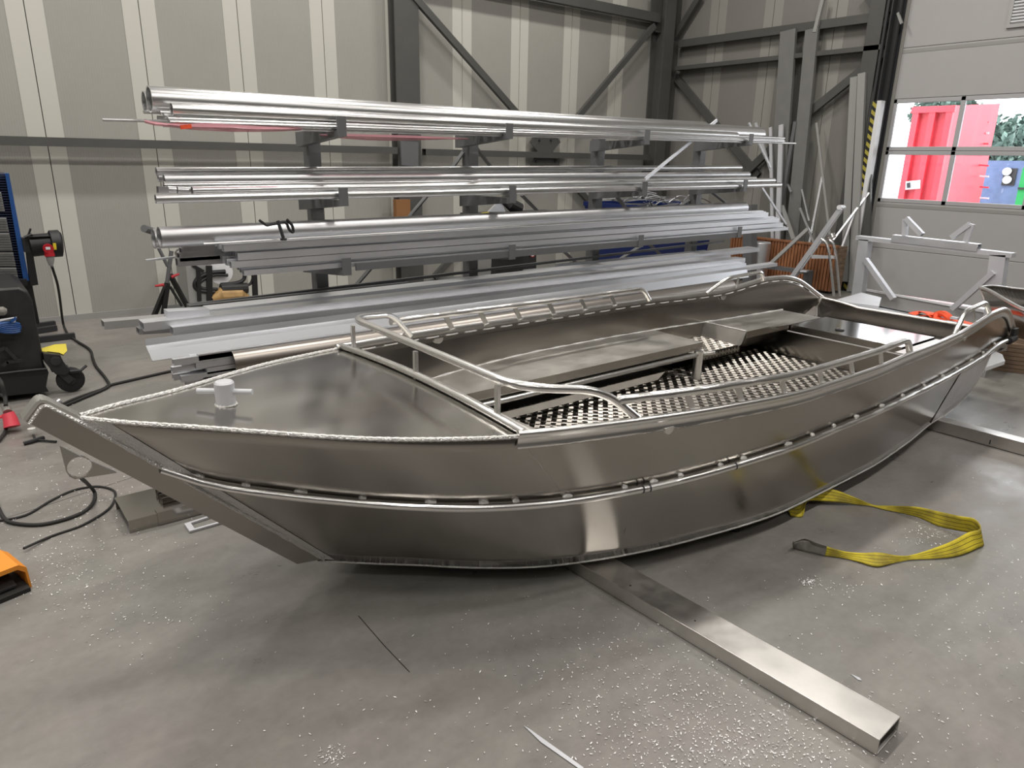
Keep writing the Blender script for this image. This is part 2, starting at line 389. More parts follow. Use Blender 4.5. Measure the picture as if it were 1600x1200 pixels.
part('post', MB().bb((WX - .24, DY1 - .01, 0), (WX - .13, DY1 + .045, gz)), 'white_paint', gd, smooth=0)
for k in range(25):
    z = .02 + k * .1
    part('tape_stripe', MB().add([(WX - .243, DY1 + .045, z), (WX - .243, DY1 + .10, z + .045), (WX - .243, DY1 + .10, z + .095), (WX - .243, DY1 + .045, z + .05), (WX - .236, DY1 + .045, z), (WX - .236, DY1 + .10, z + .045), (WX - .236, DY1 + .10, z + .095), (WX - .236, DY1 + .045, z + .05)], [(0, 1, 2, 3), (7, 6, 5, 4), (0, 4, 5, 1), (1, 5, 6, 2), (2, 6, 7, 3), (3, 7, 4, 0)]), 'hazard_yellow', gd, smooth=0)
part('tape_backing', MB().bb((WX - .235, DY1 + .045, 0), (WX - .21, DY1 + .10, gz)), 'black', gd, smooth=0)
# ------------------------------------------------------------------ steel frame
def hsec(w, h, t=.02):
    return [(-w / 2, -h / 2), (w / 2, -h / 2), (w / 2, -h / 2 + t), (t / 2, -h / 2 + t), (t / 2, h / 2 - t), (w / 2, h / 2 - t), (w / 2, h / 2), (-w / 2, h / 2), (-w / 2, h / 2 - t), (-t / 2, h / 2 - t), (-t / 2, -h / 2 + t), (-w / 2, -h / 2 + t)]
def steel(name, mb, label, cat, m='frame_steel', **k): return thing(name, mb, m, label, cat, smooth=0, **k)
# box-like wide column behind the rack (flange faces the hall)
steel('steel_column', MB().bb((4.80, WY - .17, 0), (5.14, WY - .15, 7)).bb((4.80, WY - .03, 0), (5.14, WY - .008, 7)).bb((4.96, WY - .15, 0), (4.98, WY - .03, 7)), 'wide grey steel column on the back wall behind the pipe rack', 'column')
cc = MB(); cc.bb((9.62, WY - .28, 0), (9.86, WY - .262, 7)).bb((9.62, WY - .03, 0), (9.86, WY - .01, 7)).bb((9.73, WY - .262, 0), (9.75, WY - .03, 7)).bb((9.90, WY - .20, 0), (9.92, WY - .02, 7)).bb((9.92, WY - .12, 0), (10.17, WY - .10, 7))
steel('steel_column', cc, 'dark grey steel column in the corner of the two walls', 'column')
steel('steel_column', MB().bb((WX - .2, DY1 + .16, 0), (WX - .18, DY1 + .36, 7)).bb((WX - .18, DY1 + .25, 0), (WX - .03, DY1 + .27, 7)).bb((WX - .03, DY1 + .16, 0), (WX - .012, DY1 + .36, 7)), 'narrow dark steel column beside the door track', 'column')
yg = WY - .20
g0 = P(0, 213, Y=yg).z; g1 = P(0, 226, Y=yg).z
steel('steel_girt', MB().rect_tube((-5.9, yg + .06, (g0 + g1) / 2), (4.78, yg + .06, (g0 + g1) / 2), .1, g0 - g1 + .01, .006), 'long horizontal grey girt across the back wall left of the column', 'girt')
steel('steel_girt', MB().rect_tube((5.20, yg + .06, (g0 + g1) / 2 - .01), (9.60, yg + .06, (g0 + g1) / 2 - .01), .1, g0 - g1 + .01, .006), 'horizontal grey girt seen between the upper two tiers of pipes', 'girt')
u0, u1 = P(912, 3, Y=yg), P(1022, 26, Y=yg)
steel('steel_girt', MB().rect_tube((5.16, yg + .06, u1.z), (9.60, yg + .06, u1.z), .1, .13, .006), 'grey girt along the top of the back wall', 'girt')
def brace(a, b, pl, label, w=.09, d=.06):
    A = P(*a, **pl); B_ = P(*b, **pl); dd = (B_ - A).normalized(); B_ = B_
    n = (0, 1, 0) if 'Y' in pl else (1, 0, 0)
    steel('diagonal_brace', MB().rect_tube(A, B_, w, d, .006, up=n), label, 'brace')
yb = dict(Y=WY - .16)
brace((644, -8), (824, 196), yb, 'long diagonal brace falling right from the wide column', .085)
brace((1022, 40), (878, 212), yb, 'long diagonal brace falling left from the corner column', .085)
brace((832, 262), (678, 434), dict(Y=WY - .10), 'lower diagonal brace sloping down left behind the rack', .085)
brace((872, 262), (1010, 412), dict(Y=WY - .10), 'lower diagonal brace sloping down right behind the rack', .085)
gp = MB()
yp = WY - .115
gp.poly([P(838, 205, Y=yp), P(864, 205, Y=yp), P(876, 222, Y=yp), P(864, 236, Y=yp), P(876, 262, Y=yp), P(828, 262, Y=yp), P(840, 236, Y=yp), P(828, 222, Y=yp)], .012, (0, 1, 0))
gpo = steel('gusset_plate', gp, 'grey bolted gusset plate where the back wall braces meet', 'plate')
for q in ((838, 212), (843, 219), (866, 212), (861, 219), (838, 252), (843, 245), (868, 252), (863, 245)):
    c = P(*q, Y=yp - .012); part('bolt', MB().lathe(c, [(0, -.012), (.016, -.012), (.016, .012), (0, .012)], 6, (0, 1, 0)), 'dark_steel', gpo, smooth=0)
# gusset on the corner column at the top
gp = MB(); gp.poly([P(1018, -5, Y=yp), P(1040, -5, Y=yp), P(1040, 52, Y=yp), P(1024, 50, Y=yp), P(1017, 30, Y=yp)], .012, (0, 1, 0))
steel('gusset_plate', gp, 'grey gusset plate on the corner column at the top of the back wall', 'plate')
# bracket box on the wide column
ybk = WY - .19
gp = MB(); q = [P(624, 220, Y=ybk), P(652, 222, Y=ybk), P(652, 260, Y=ybk), P(626, 258, Y=ybk)]
gp.poly(q, .03, (0, -1, 0)); bko = steel('column_bracket', gp, 'grey bracket plate on the wide column just above the second tier', 'bracket', m='rack_steel')
# wall_right steel
xb = dict(X=WX - .12)
a, b = P(1046, 71, **xb), P(1386, 26, **xb); steel('steel_girt', MB().rect_tube((WX - .1, 8.38, a.z), (WX - .1, 5.0, a.z), .1, .11, .006), 'upper steel girt on the right-hand wall beside the door', 'girt')
a, b = P(1036, 110, **xb), P(1386, 74, **xb); steel('steel_girt', MB().rect_tube((WX - .12, 8.38, a.z), (WX - .12, 5.0, a.z), .16, .06, .006), 'lower slimmer steel girt on the right-hand wall beside the door', 'girt')
brace((1052, 62), (1095, -8), xb, 'diagonal brace rising to the right out of the corner', .09)
brace((1054, 118), (1185, 275), dict(X=WX - .045), 'diagonal brace falling right from the corner column', .11)
brace((1384, 80), (1262, 178), xb, 'diagonal brace falling left from the door column', .11)
brace((1250, 190), (1150, 285), dict(X=WX - .12), 'lower end of the crossing brace behind the leaning offcuts', .11)
brace((1384, 40), (1352, -12), xb, 'short brace at the top beside the door track', .09)
# ================================================================== the boat
Y0 = 2.5
def sm(x, xs, ys):
    n = len(xs); h = [xs[i + 1] - xs[i] for i in range(n - 1)]; d = [(ys[i + 1] - ys[i]) / h[i] for i in range(n - 1)]
    m = [0] * n; m[0] = d[0]; m[-1] = d[-1]
    for i in range(1, n - 1): m[i] = 0 if d[i - 1] * d[i] <= 0 else (h[i - 1] + h[i]) / (h[i - 1] / d[i] + h[i] / d[i - 1])
    i = 0
    while i < n - 2 and x > xs[i + 1]: i += 1
    t = (x - xs[i]) / h[i]; t = max(0, min(1, t))
    return ((1 + 2 * t) * (1 - t) ** 2 * ys[i] + t * (1 - t) ** 2 * h[i] * m[i] + t * t * (3 - 2 * t) * ys[i + 1] + t * t * (t - 1) * h[i] * m[i + 1])
GX = [.237, .366, .53, .69, .856, 1.03, 1.22, 1.45, 1.7, 2.0, 2.4, 3.0, 3.5, 4.0, 4.4, 4.85, 5.2, 5.5, 5.8, 6.2]
GH = [0, .1, .2, .31, .43, .54, .63, .715, .775, .835, .895, .945, .945, .92, .895, .865, .85, .83, .80, .75]
ZX = [.237, .7, 1.0, 1.47, 2, 2.4, 3, 3.5, 4, 4.4, 4.8, 5.0, 5.2, 5.4, 5.6, 5.8, 5.95, 6.08, 6.2]
ZZ = [.896, .843, .815, .78, .755, .738, .72, .718, .722, .717, .72, .735, .757, .775, .772, .735, .67, .60, .54]
BX = [.99, 1.15, 1.29, 1.5, 1.73, 1.94, 2.4, 3.07, 3.8, 4.4, 5.04, 5.45, 5.73, 5.88]
BH = [0, .13, .24, .42, .573, .665, .80, .895, .89, .845, .77, .76, .755, .75]
BZX = [.99, 1.3, 3, 5.04, 5.45, 5.73, 5.88]; BZ = [.11, .10, .095, .09, .14, .29, .42]
GL = lambda x: (x, sm(x, GX, GH), sm(x, ZX, ZZ))
BL = lambda x: (x, sm(x, BX, BH), sm(x, BZX, BZ))
def gun(x, s, off=0, dz=0): g = GL(x); return V(g[0], Y0 + s * (g[1] + off), g[2] + dz)
def chine(x, s, off=0, dz=0): g = BL(x); return V(g[0], Y0 + s * (g[1] + off), g[2] + dz)
def side(u, v, s, off=0):
    g = gun(.237 + u * 5.963, s, off); b = chine(.99 + u * 4.89, s, off); p = b.lerp(g, v)
    k = max(0, 1 - abs(v - .55) / .55) * min(1, u * 6) * .012
    p.y += s * k; return p
RU = [0, .01, .035, .065, .11, .19, .265, .4, .5, .625, .75, .87, 1.0]; RV = [.74, .665, .605, .575, .56, .553, .558, .605, .63, .625, .60, .56, .70]
def railp(u, s, off=0): return side(u, sm(u, RU, RV), s, off)
boat = empty('aluminium_boat', (3.1, Y0, 0), 'large open bare-aluminium workboat with long foredeck, filling the middle of the hall', 'boat')
def bp(name, mb, m, par=None, **k): return part(name, mb, m, par or boat, **k)
for s, nm in ((-1, 'near'), (1, 'far')):
    hs = bp('hull_side', MB().grid(lambda a, b: side(a, b, s), 90, 12, flip=(s > 0)), 'hull_sheet', solid=.004, smooth=40, label='near hull side of bent bare sheet' if s < 0 else 'far hull side of bent bare sheet')
    # gunwale extrusion: upper bead, flat band and lower lip, from the coaming aft
    prof = [(.014 * math.cos(a), .012 + .014 * math.sin(a)) for a in [math.radians(d) for d in (-60, -20, 20, 60, 100, 140, 180)]] + [(-.014, -.006), (-.006, -.010), (-.006, -.03)]
    prof += [(.000 + .007 * math.cos(a), -.036 + .007 * math.sin(a)) for a in [math.radians(d) for d in (200, 250, 300, 350, 40)]] + [(.003, -.028), (.003, -.008)]
    if s > 0: prof = [(-a, b) for a, b in prof]
    path = [gun(1.45 + 4.75 * i / 110, s, .008) for i in range(111)]
    gw = bp('gunwale', MB().sweep(prof, path), 'gunwale_alu', smooth=50, label='double-ridged gunwale extrusion')
    wm = MB()
    for i in range(30):   # inner stitch welds under the gunwale
        x = 1.6 + i * .148; wm.tube([gun(x, s, -.008, -.020), gun(x + .045, s, -.008, -.021), gun(x + .09, s, -.008, -.020)], .004, 6)
    bp('stitch_weld', wm, 'weld', gw, kind='stuff')
    # foredeck edge weld
    path = [gun(.25 + 1.21 * i / 240, s, .002, .002) for i in range(241)]
    bp('deck_edge_weld', MB().tube(path, .0085, 8, rs=[.0085 + .0008 * math.sin(i * 1.25) for i in range(241)]), 'weld', label='bright rippled weld bead along the foredeck edge')
    # rub rail with its tack welds
    n = 100; path = [railp(.002 + .996 * i / n, s, .024) + V(0, 0, -.006) for i in range(n + 1)]
    rr = bp('rub_rail', MB().tube(path, .0155, 12), 'tube_alu', label='round rub rail tube tacked along the hull side')
    if s < 0:
        for u in (.012, .03, .055, .085, .12, .15, .17, .205, .25, .275, .30, .34, .365, .42, .455, .49, .53, .58, .63, .69, .75, .80, .85, .89, .93):
            c = railp(u, s, .010) + V(0, 0, .010); d = railp(u + .004, s, .010) + V(0, 0, .010); e = (d - c).normalized() * random.uniform(.012, .028)
            part('tack_weld', MB().tube([c - e, c - e * .3 + V(0, 0, .003), c + e * .4, c + e], .008, 7, rs=[.004, .009, .008, .004]), 'weld', rr)
    # black protective cap at the aft end of the rub rail
    c = railp(1, s, .034); bp('rail_end_cap', MB().tube([c + V(-.13, s * .01, -.0), c + V(.03, s * -.005, .0)], .027, 10).bb(c + V(-.05, -.012, .02), c + V(.04, .012, .075)), 'rubber', label='black rubber cap at the aft end of the rub rail')
bp('strake_seam', MB().tube([side(.205, .60 + .36 * k / 8, -1, .001) for k in range(9)], .001, 5), 'hull_sheet', label='fine vertical seam in the upper strake')
for u_ in (.262, .268, .352):
    a_, b_ = railp(u_, -1, .024) + V(0, 0, -.006), railp(u_ + .0012, -1, .024) + V(0, 0, -.006)
    bp('rail_joint', MB().tube([a_, b_], .0163, 12), 'dark_steel', label='dark joint ring on the rub rail')
# shallow V bottom
def bot(a, b):
    x = .99 + 4.89 * a; c = BL(x); k = abs(b * 2 - 1); kz = c[2] - (.03 if .1 < a else .03 * a / .1) * (1 - k)
    return V(x, Y0 + (b * 2 - 1) * c[1], kz)
bp('hull_bottom', MB().grid(bot, 60, 8), 'hull_sheet', solid=.004, smooth=40)
# chine weld lip
for s in (-1, 1): bp('chine_weld', MB().tube([chine(1.0 + 4.85 * i / 70, s, .003, -.001) for i in range(71)], .0045, 6), 'weld')
# doubler plate low on the stern quarter
def dbl(a, b):   # strip following the lower hull side
    u = .80 + .195 * a; return side(max(u, .80 + .035 * b), .0 + b * .52, -1, .004)
bp('stern_doubler', MB().grid(dbl, 24, 6), 'doubler_sheet', solid=.002, smooth=40, label='bright sanded doubler plate low on the stern quarter')
# stem: bent box plate standing proud of the bow
A, B_, C_, D_ = P(38, 657, Y=2.47), P(63, 624, Y=2.47), P(505, 873, Y=2.47), P(464, 881, Y=2.47)
def q2(p, y): return V(p.x, y, p.z)
st = MB().poly([q2(p, 2.468) for p in (A, B_, C_, D_)], .006, (0, 1, 0)); st.poly([q2(p, 2.526) for p in (A, B_, C_, D_)], .006, (0, 1, 0))
st.add([q2(A, 2.468), q2(D_, 2.468), q2(D_, 2.532), q2(A, 2.532)], [(0, 1, 2, 3)])
st.add([q2(D_, 2.468), q2(C_, 2.468), q2(C_, 2.532), q2(D_, 2.532)], [(0, 1, 2, 3)])
stem = bp('stem', st, 'hull_sheet', solid=0, smooth=0, label='raked box stem of bent plate')
K = P(118, 655, Y=2.47)
rim = lambda p, y: q2(p, y)
wp = [rim(A, 2.466), rim(B_, 2.466) + V(-.005, 0, -.002), rim(K, 2.466)]
part('stem_weld', MB().tube(fillet([w + V(.010, 0, -.012) for w in wp], .02), .0055, 8), 'weld', stem, label='bright weld bead around the stem head')
part('stem_cap', MB().sweep([(-.033, -.004), (.033, -.004), (.033, .006), (-.033, .006)], fillet([q2(A, 2.5), q2(B_, 2.5), q2(K, 2.5) + V(.01, 0, .0)], .02)), 'gunwale_alu', stem)
part('stem_seam_weld', MB().tube([q2(K, 2.462).lerp(q2(C_, 2.462), t / 40) for t in range(41)], .007, 6, rs=[.006 + .0015 * math.sin(t * 2) for t in range(41)]), 'weld', stem, label='grey weld seam between the stem and the hull')
for s_ in (-1, 1):
    yk = 2.5 + s_ * .034
    def fil(a, b): return q2(K, yk).lerp(q2(C_, yk), a).lerp(side(.013, 1 - a * .985, s_, .002), b)
    part('stem_fillet', MB().grid(fil, 40, 2), 'weld', stem, smooth=60, label='wide ground weld fillet between the stem and the hull')
# towing eye
lug = [P(93, 697, Y=2.5), P(103, 736, Y=2.5), P(108, 744, Y=2.5), P(117, 748, Y=2.5), P(136, 745, Y=2.5), P(182, 738, Y=2.5)]
hc = P(124, 729, Y=2.5); hr = .035
m = MB(); outer = []
def ray_poly(ang):   # distance to the lug outline from the hole centre
    d = V(math.cos(ang), 0, math.sin(ang)); best = 9
    for i in range(len(lug)):
        a, b = lug[i], lug[(i + 1) % len(lug)]; e = b - a; den = d.x * e.z - d.z * e.x
        if abs(den) < 1e-9: continue
        w = a - hc; t = (w.x * e.z - w.z * e.x) / den; u_ = (w.x * d.z - w.z * d.x) / den
        if t > 0 and -1e-6 <= u_ <= 1 + 1e-6: best = min(best, t)
    return hc + d * best
ang = sorted([math.atan2(p.z - hc.z, p.x - hc.x) for p in lug] + [2 * math.pi * k / 28 - math.pi for k in range(28)])
N_ = len(ang); vs = []
for y in (-.006, .006):
    for a in ang: vs.append(ray_poly(a) + V(0, y, 0))
    for a in ang: vs.append(hc + V(math.cos(a) * hr, y, math.sin(a) * hr))
fs = []
for k in range(N_):
    l = (k + 1) % N_; fs += [(k, l, N_ + l, N_ + k), (2 * N_ + k, 3 * N_ + k, 3 * N_ + l, 2 * N_ + l), (k, 2 * N_ + k, 2 * N_ + l, l), (N_ + k, N_ + l, 3 * N_ + l, 3 * N_ + k)]
bp('towing_eye', m.add(vs, fs), 'deck_sheet', smooth=30, label='triangular towing eye plate with a round hole under the bow')
# foredeck with a slight crown
def deck(a, b):
    x = .245 + (1.475 - .245) * a; g = GL(x); k = b * 2 - 1; cr = .028 * (g[1] / .72) ** 2 * (1 - k * k)
    return V(x, Y0 + k * max(.001, g[1] - .001), g[2] + cr - .001)
bp('foredeck', MB().grid(deck, 40, 16, flip=False), 'deck_sheet', solid=0, smooth=40, label='plain polished foredeck plate')
def crown(y): k = (y - Y0) / .72; return .78 + .028 * (1 - k * k)
# bollard
bz = P(354, 637, Y=2.5); bz.z = .847; bl = MB().lathe((bz.x, 2.5, bz.z - .004), [(0, 0), (.034, 0), (.034, .086), (.029, .092), (0, .093)], 24)
bo = bp('bollard', bl, 'white_alu', label='round mooring bollard on the foredeck')
cz = P(354, 611, Y=2.5); e1, e2 = P(316, 614, Y=2.5 + .0), P(392, 609, Y=2.5)
ax = V(.78, -.62, 0) * .098; part('crossbar', MB().tube([V(bz.x, 2.5, cz.z) - ax, V(bz.x, 2.5, cz.z) + ax], .0105, 12), 'white_alu', bo)
part('bollard_weld', MB().tube([V(bz.x, 2.5, bz.z + .003) + V(math.cos(a), math.sin(a), 0) * .034 for a in [k * math.pi / 14 for k in range(28)]], .006, 6, ring=True, rs=[.005 + .002 * math.sin(k * 2.7) for k in range(28)]), 'weld', bo)
# coaming: two transverse tubes on top of each other
def cross(y, dz=0, dx=0): return V(1.475 + dx, y, crown(y) + dz)
ys = [Y0 - .725 + 1.45 * i / 24 for i in range(25)]
bp('coaming_tube', MB().tube([cross(y, .016) for y in ys], .015, 12), 'tube_alu', label='transverse coaming tube at the end of the foredeck')
bp('coaming_strip', MB().sweep([(-.006, -.02), (.022, -.02), (.022, .006), (-.006, .006)], [cross(y, .004, .022) for y in ys]), 'gunwale_alu')
# pulpit rail
RH = .155
yF, yN = Y0 + .70, Y0 - .70
z0 = crown(Y0) - .008
pf = [gun(1.93, 1, -.004, .01), gun(1.80, 1, -.02, RH * .94), V(1.50, Y0 + .655, crown(Y0 + .7) + RH), V(1.50, Y0 - .655, crown(Y0 - .7) + RH), gun(1.80, -1, -.02, RH * .90), gun(1.96, -1, -.004, .01)]
pf[2].x = 1.47; pf[3].x = 1.47
pf[2] = P(549, 497, X=1.47); pf[3] = P(812, 606, X=1.48)
pp = fillet([pf[0], pf[1]] + [pf[2]] + [pf[3]] + [pf[4], pf[5]], .13, 8)
pul = bp('pulpit_rail', MB().tube(pp, .0165, 12), 'tube_alu', label='bent tube rail standing across the end of the foredeck')
for (bx, by, tx, ty) in ((553, 548, 553, 509), (650, 593, 650, 549), (777, 651, 778, 601)):
    b0 = P(bx, by, X=1.48); t0 = P(tx, ty, X=1.48); t0 = V(t0.x, b0.y, t0.z)
    part('rail_post', MB().bar(b0 - V(0, 0, .012), t0, .017, .02, up=(0, 1, 0)), 'tube_alu', pul, smooth=0, bevel=.002)
# side hand rails with raked flat struts
def handrail(s, x0, x1, xs, h=.10):
    n = 46; pts = [gun(x0 + (x1 - x0) * i / n, s, -.004, h) for i in range(n + 1)]
    end = gun(x1 + .07, s, -.004, .012); k_ = len(pts) - 4; pts = pts[:k_] + fillet([pts[k_ - 1], pts[-1], end], .06, 6)[1:]
    hr_ = bp('hand_rail', MB().tube(pts, .0175, 12), 'tube_alu', label='near side hand rail on raked struts' if s < 0 else 'far side hand rail on raked struts')
    for x in xs:
        b0 = gun(x, s, -.008, .008); t0 = gun(x - .05, s, -.006, h - .008)
        part('strut', MB().bar(b0, t0, .006, .03, up=(1, 0, 0)), 'gunwale_alu', hr_, smooth=0)
        part('strut_weld', MB().tube([b0 + V(-.016, 0, 0), b0 + V(.016, 0, .003)], .006, 6), 'weld', hr_)
def xat(px, s):   # station of the gunwale seen at pixel column px
    lo, hi = 1.5, 5.4
    for _ in range(40):
        mid = (lo + hi) / 2; p = gun(mid, s, -.008) - CAMP; q = 800 + F * p.dot(RT) / p.dot(FW)
        if q < px: lo = mid
        else: hi = mid
    return lo
handrail(-1, 1.86, xat(1412, -1), [xat(x, -1) for x in (1084, 1160, 1227, 1284, 1332, 1377)])
handrail(1, 1.80, xat(1004, 1), [xat(x, 1) for x in (707, 760, 813, 866, 915, 961)])
# stern grab rails over the humps
for s, (xa, xb_) in ((-1, (4.75, 5.38)), (1, (4.62, 5.32))):
    a = gun(xa, s, -.006, .008); b = gun(xb_, s, -.006, .008)
    c = gun(xa + .2, s, -.03, .115); d = gun(xb_ - .06, s, -.03, .09)
    gr = bp('grab_rail', MB().tube(fillet([a, c, d, b], .07, 6), .0155, 12), 'tube_alu', label='short bent grab rail near the stern')
    part('strut', MB().bar(gun(xa + .36, s, -.008, .01), gun(xa + .34, s, -.03, .10), .006, .026, up=(1, 0, 0)), 'gunwale_alu', gr, smooth=0)
# fairlead half discs under the gunwale
def halfdisc(x, s, off, r, label):
    c = gun(x, s, off, -.030); n = 12; pts = [c + V(r * math.cos(math.pi + math.pi * k / n), 0, r * math.sin(math.pi + math.pi * k / n)) for k in range(n + 1)]
    bp('lashing_tab', MB().poly(pts, .008, (0, 1, 0)), 'gunwale_alu', label=label)
halfdisc(xat(1033, -1) + .02, -1, .018, .028, 'half-round tab under the near gunwale')
halfdisc(xat(1503, -1), -1, .018, .022, 'small half-round tab near the stern')
halfdisc(xat(684, 1), 1, -.02, .03, 'half-round tab inside the far gunwale')
halfdisc(xat(1130, 1), 1, -.02, .03, 'half-round tab inside the far gunwale near the stern')
# interior: bulkhead under the coaming, forward shelf, floor
BZ_ = .50
def inner(x, z, s, off=-.006):   # point of the hull's inner face at station x, height z
    lo, hi = 0, 1; u = (x - .237) / 5.963
    for _ in range(4):
        for k in range(30):
            mid = (lo + hi) / 2
            if side(u, mid, s).z < z: lo = mid
            else: hi = mid
        p = side(u, lo, s); u += (x - p.x) / 5.6; lo, hi = 0, 1; u = max(0, min(1, u))
    p = side(u, (lambda: [m for m in [0]][0])() if False else 0, s)
    lo, hi = 0, 1
    for k in range(30):
        mid = (lo + hi) / 2
        if side(u, mid, s).z < z: lo = mid
        else: hi = mid
    p = side(u, lo, s, off); return V(x, p.y, z)
def plate(xs, z, ya, yb, th, name, m, **k):   # plan strip between two edge functions
    mb = MB()
    for dz in (0, -th): mb.v += [V(x, f(x), z + dz) for x in xs for f in (ya, yb)]
    n = len(xs); o = 2 * n
    for i in range(n - 1):
        mb.f += [(2 * i, 2 * i + 1, 2 * i + 3, 2 * i + 2), (o + 2 * i, o + 2 * i + 2, o + 2 * i + 3, o + 2 * i + 1), (2 * i, 2 * i + 2, o + 2 * i + 2, o + 2 * i), (2 * i + 1, o + 2 * i + 1, o + 2 * i + 3, 2 * i + 3)]
    mb.f += [(0, o, o + 1, 1), (2 * n - 2, 2 * n - 1, o + 2 * n - 1, o + 2 * n - 2)]
    return bp(name, mb, m, smooth=25, **k)
lin = lambda a, b, n: [a + (b - a) * i / n for i in range(n + 1)]
yi = lambda z, s: (lambda x: inner(x, z, s).y)
plate(lin(1.5, 2.03, 6), BZ_, yi(BZ_, -1), yi(BZ_, 1), .004, 'forward_shelf', 'bench_sheet', label='plain shelf plate below the coaming')
part_ = bp('forward_bulkhead', MB().poly([V(1.5, inner(1.5, .25, -1).y + .03, .25), V(1.5, inner(1.5, .25, 1).y - .03, .25), V(1.5, inner(1.5, .75, 1).y, .76), V(1.5, Y0, .80), V(1.5, inner(1.5, .75, -1).y, .76)], .004, (1, 0, 0)), 'bench_sheet', smooth=0)
bp('shelf_riser', MB().poly([V(2.02, inner(2.02, .25, -1).y, .22), V(2.02, inner(2.02, .25, 1).y, .22), V(2.02, inner(2.02, .5, 1).y, .5), V(2.02, inner(2.02, .5, -1).y, .5)], .004, (1, 0, 0)), 'hull_sheet', smooth=0)
FZ = .25
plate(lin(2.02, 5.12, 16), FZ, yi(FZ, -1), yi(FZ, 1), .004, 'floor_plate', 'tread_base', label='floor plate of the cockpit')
# tread pattern: groups of five raised bars, alternately turned, on the middle of the cockpit floor
tm = MB(); pit = .060; ix = 0
def tread_bar(mb, c, dx, dy, L, w, h, zdir=None):
    a = V(dx, dy, 0); b = V(-dy, dx, 0)
    vs = [c - a * L - b * w, c + a * L - b * w, c + a * L + b * w, c - a * L + b * w]
    top = [c - a * L * .72 - b * w * .35, c + a * L * .72 - b * w * .35, c + a * L * .72 + b * w * .35, c - a * L * .72 + b * w * .35]
    mb.add(vs + [t + V(0, 0, h) for t in top], [(4, 5, 6, 7), (0, 1, 5, 4), (1, 2, 6, 5), (2, 3, 7, 6), (3, 0, 4, 7)])
def tread_field(mb, x0, x1, y0, y1, z, ok):
    i = 0; x = x0
    while x < x1:
        y = y0; j = 0
        while y < y1:
            if ok(x, y):
                o = (i + j) % 2; dx, dy = (.7071, .7071) if o else (.7071, -.7071)
                for k in range(-2, 3):
                    c = V(x - dy * k * .0078, y + dx * k * .0078, z); tread_bar(mb, c, dx, dy, .0155, .0030, .0026)
            y += pit / 1.4142; j += 1
        x += pit / 1.4142; i += 1
def okf(x, y):
    e = inner(x, FZ, -1).y
    return y > e + .10 + max(0, (x - 4.75) * .9) and y < Y0 + .70
cache = {}
def okc(x, y):
    k = round(x, 3)
    if k not in cache: cache[k] = inner(x, FZ, -1).y
    return y > cache[k] + .11 + max(0, (x - 4.7) * .9) and y < Y0 + .72
tread_field(tm, 2.06, 5.08, 1.6, 3.2, FZ + .0005, okc)
bp('floor_tread', tm, 'tread', kind='stuff', smooth=0, label='raised five-bar tread pattern of the cockpit floor')
print('tread tris', len(tm.f) * 2)
# side benches on the far side
yb_ = lambda x: 2.955
fb = plate(lin(2.035, 4.06, 10), BZ_ + .004, yb_, yi(BZ_, 1), .003, 'forward_bench', 'bench_sheet', label='long plain bench lid along the far side')
part('bench_lip', MB().bb((2.035, 2.952, BZ_ - .048), (4.06, 2.956, BZ_ + .003)).bb((4.056, 2.955, BZ_ - .048), (4.06, 3.38, BZ_ + .003)), 'hull_sheet', fb, smooth=0, label='turned-down front lip of the bench lid')
bp('bench_seam_weld', MB().tube([inner(x, BZ_ + .004, 1, -.012) for x in lin(1.55, 5.6, 70)], .007, 6, rs=[.0055 + .0025 * math.sin(i * 1.9) for i in range(71)]), 'weld', label='rippled weld seam where the benches meet the far side')
bp('bench_rail', MB().tube([V(2.04, 2.93, .43), V(4.02, 2.93, .43)], .017, 12), 'tube_alu', label='round tube under the bench lip')
bp('bench_bin_front', MB().poly([V(2.04, 2.90, .33), V(3.55, 2.91, .33), V(3.62, 2.91, .375), V(2.04, 2.90, .375)], .004, (0, -1, 0)), 'gunwale_alu', smooth=0, label='bright edge strip below the bench tube')
bp('bench_pillar', MB().tube([V(4.0, 2.935, FZ), V(4.0, 2.935, BZ_ - .045)], .032, 16), 'gunwale_alu', label='short round pillar carrying the bench corner')
part('pin', MB().tube([V(4.02, 2.93, .43), V(4.13, 2.90, .43)], .015, 12, hollow=.6), 'tube_alu', boat)
# recessed step between the benches
sz = .39
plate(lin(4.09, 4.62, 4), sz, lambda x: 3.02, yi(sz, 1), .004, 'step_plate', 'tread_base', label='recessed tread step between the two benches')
tm = MB(); tread_field(tm, 4.12, 4.60, 3.05, 3.36, sz + .0005, lambda x, y: True)
# turned down front of the step
for i in range(14):
    for k in range(-1, 2):
        c = V(4.11 + i * .037, 3.018, sz - .028); o = 1 if i % 2 else -1
        c2 = c + V(k * .008, 0, k * .008 * o); tm.bar(c2 - V(.010, 0, -.010 * o), c2 + V(.010, 0, -.010 * o), .004, .004, up=(0, 1, 0))
bp('step_tread', tm, 'tread', kind='stuff', smooth=0)
bp('step_front', MB().bb((4.09, 3.02, sz - .055), (4.62, 3.024, sz)), 'tread_base', smooth=0)
bp('step_side', MB().poly([V(4.62, 3.38, .50), V(4.62, 2.98, .50), V(4.60, 3.0, .40), V(4.56, 3.10, .30), V(4.56, 3.38, .30)], .004, (1, 0, 0)), 'bench_sheet', smooth=0)
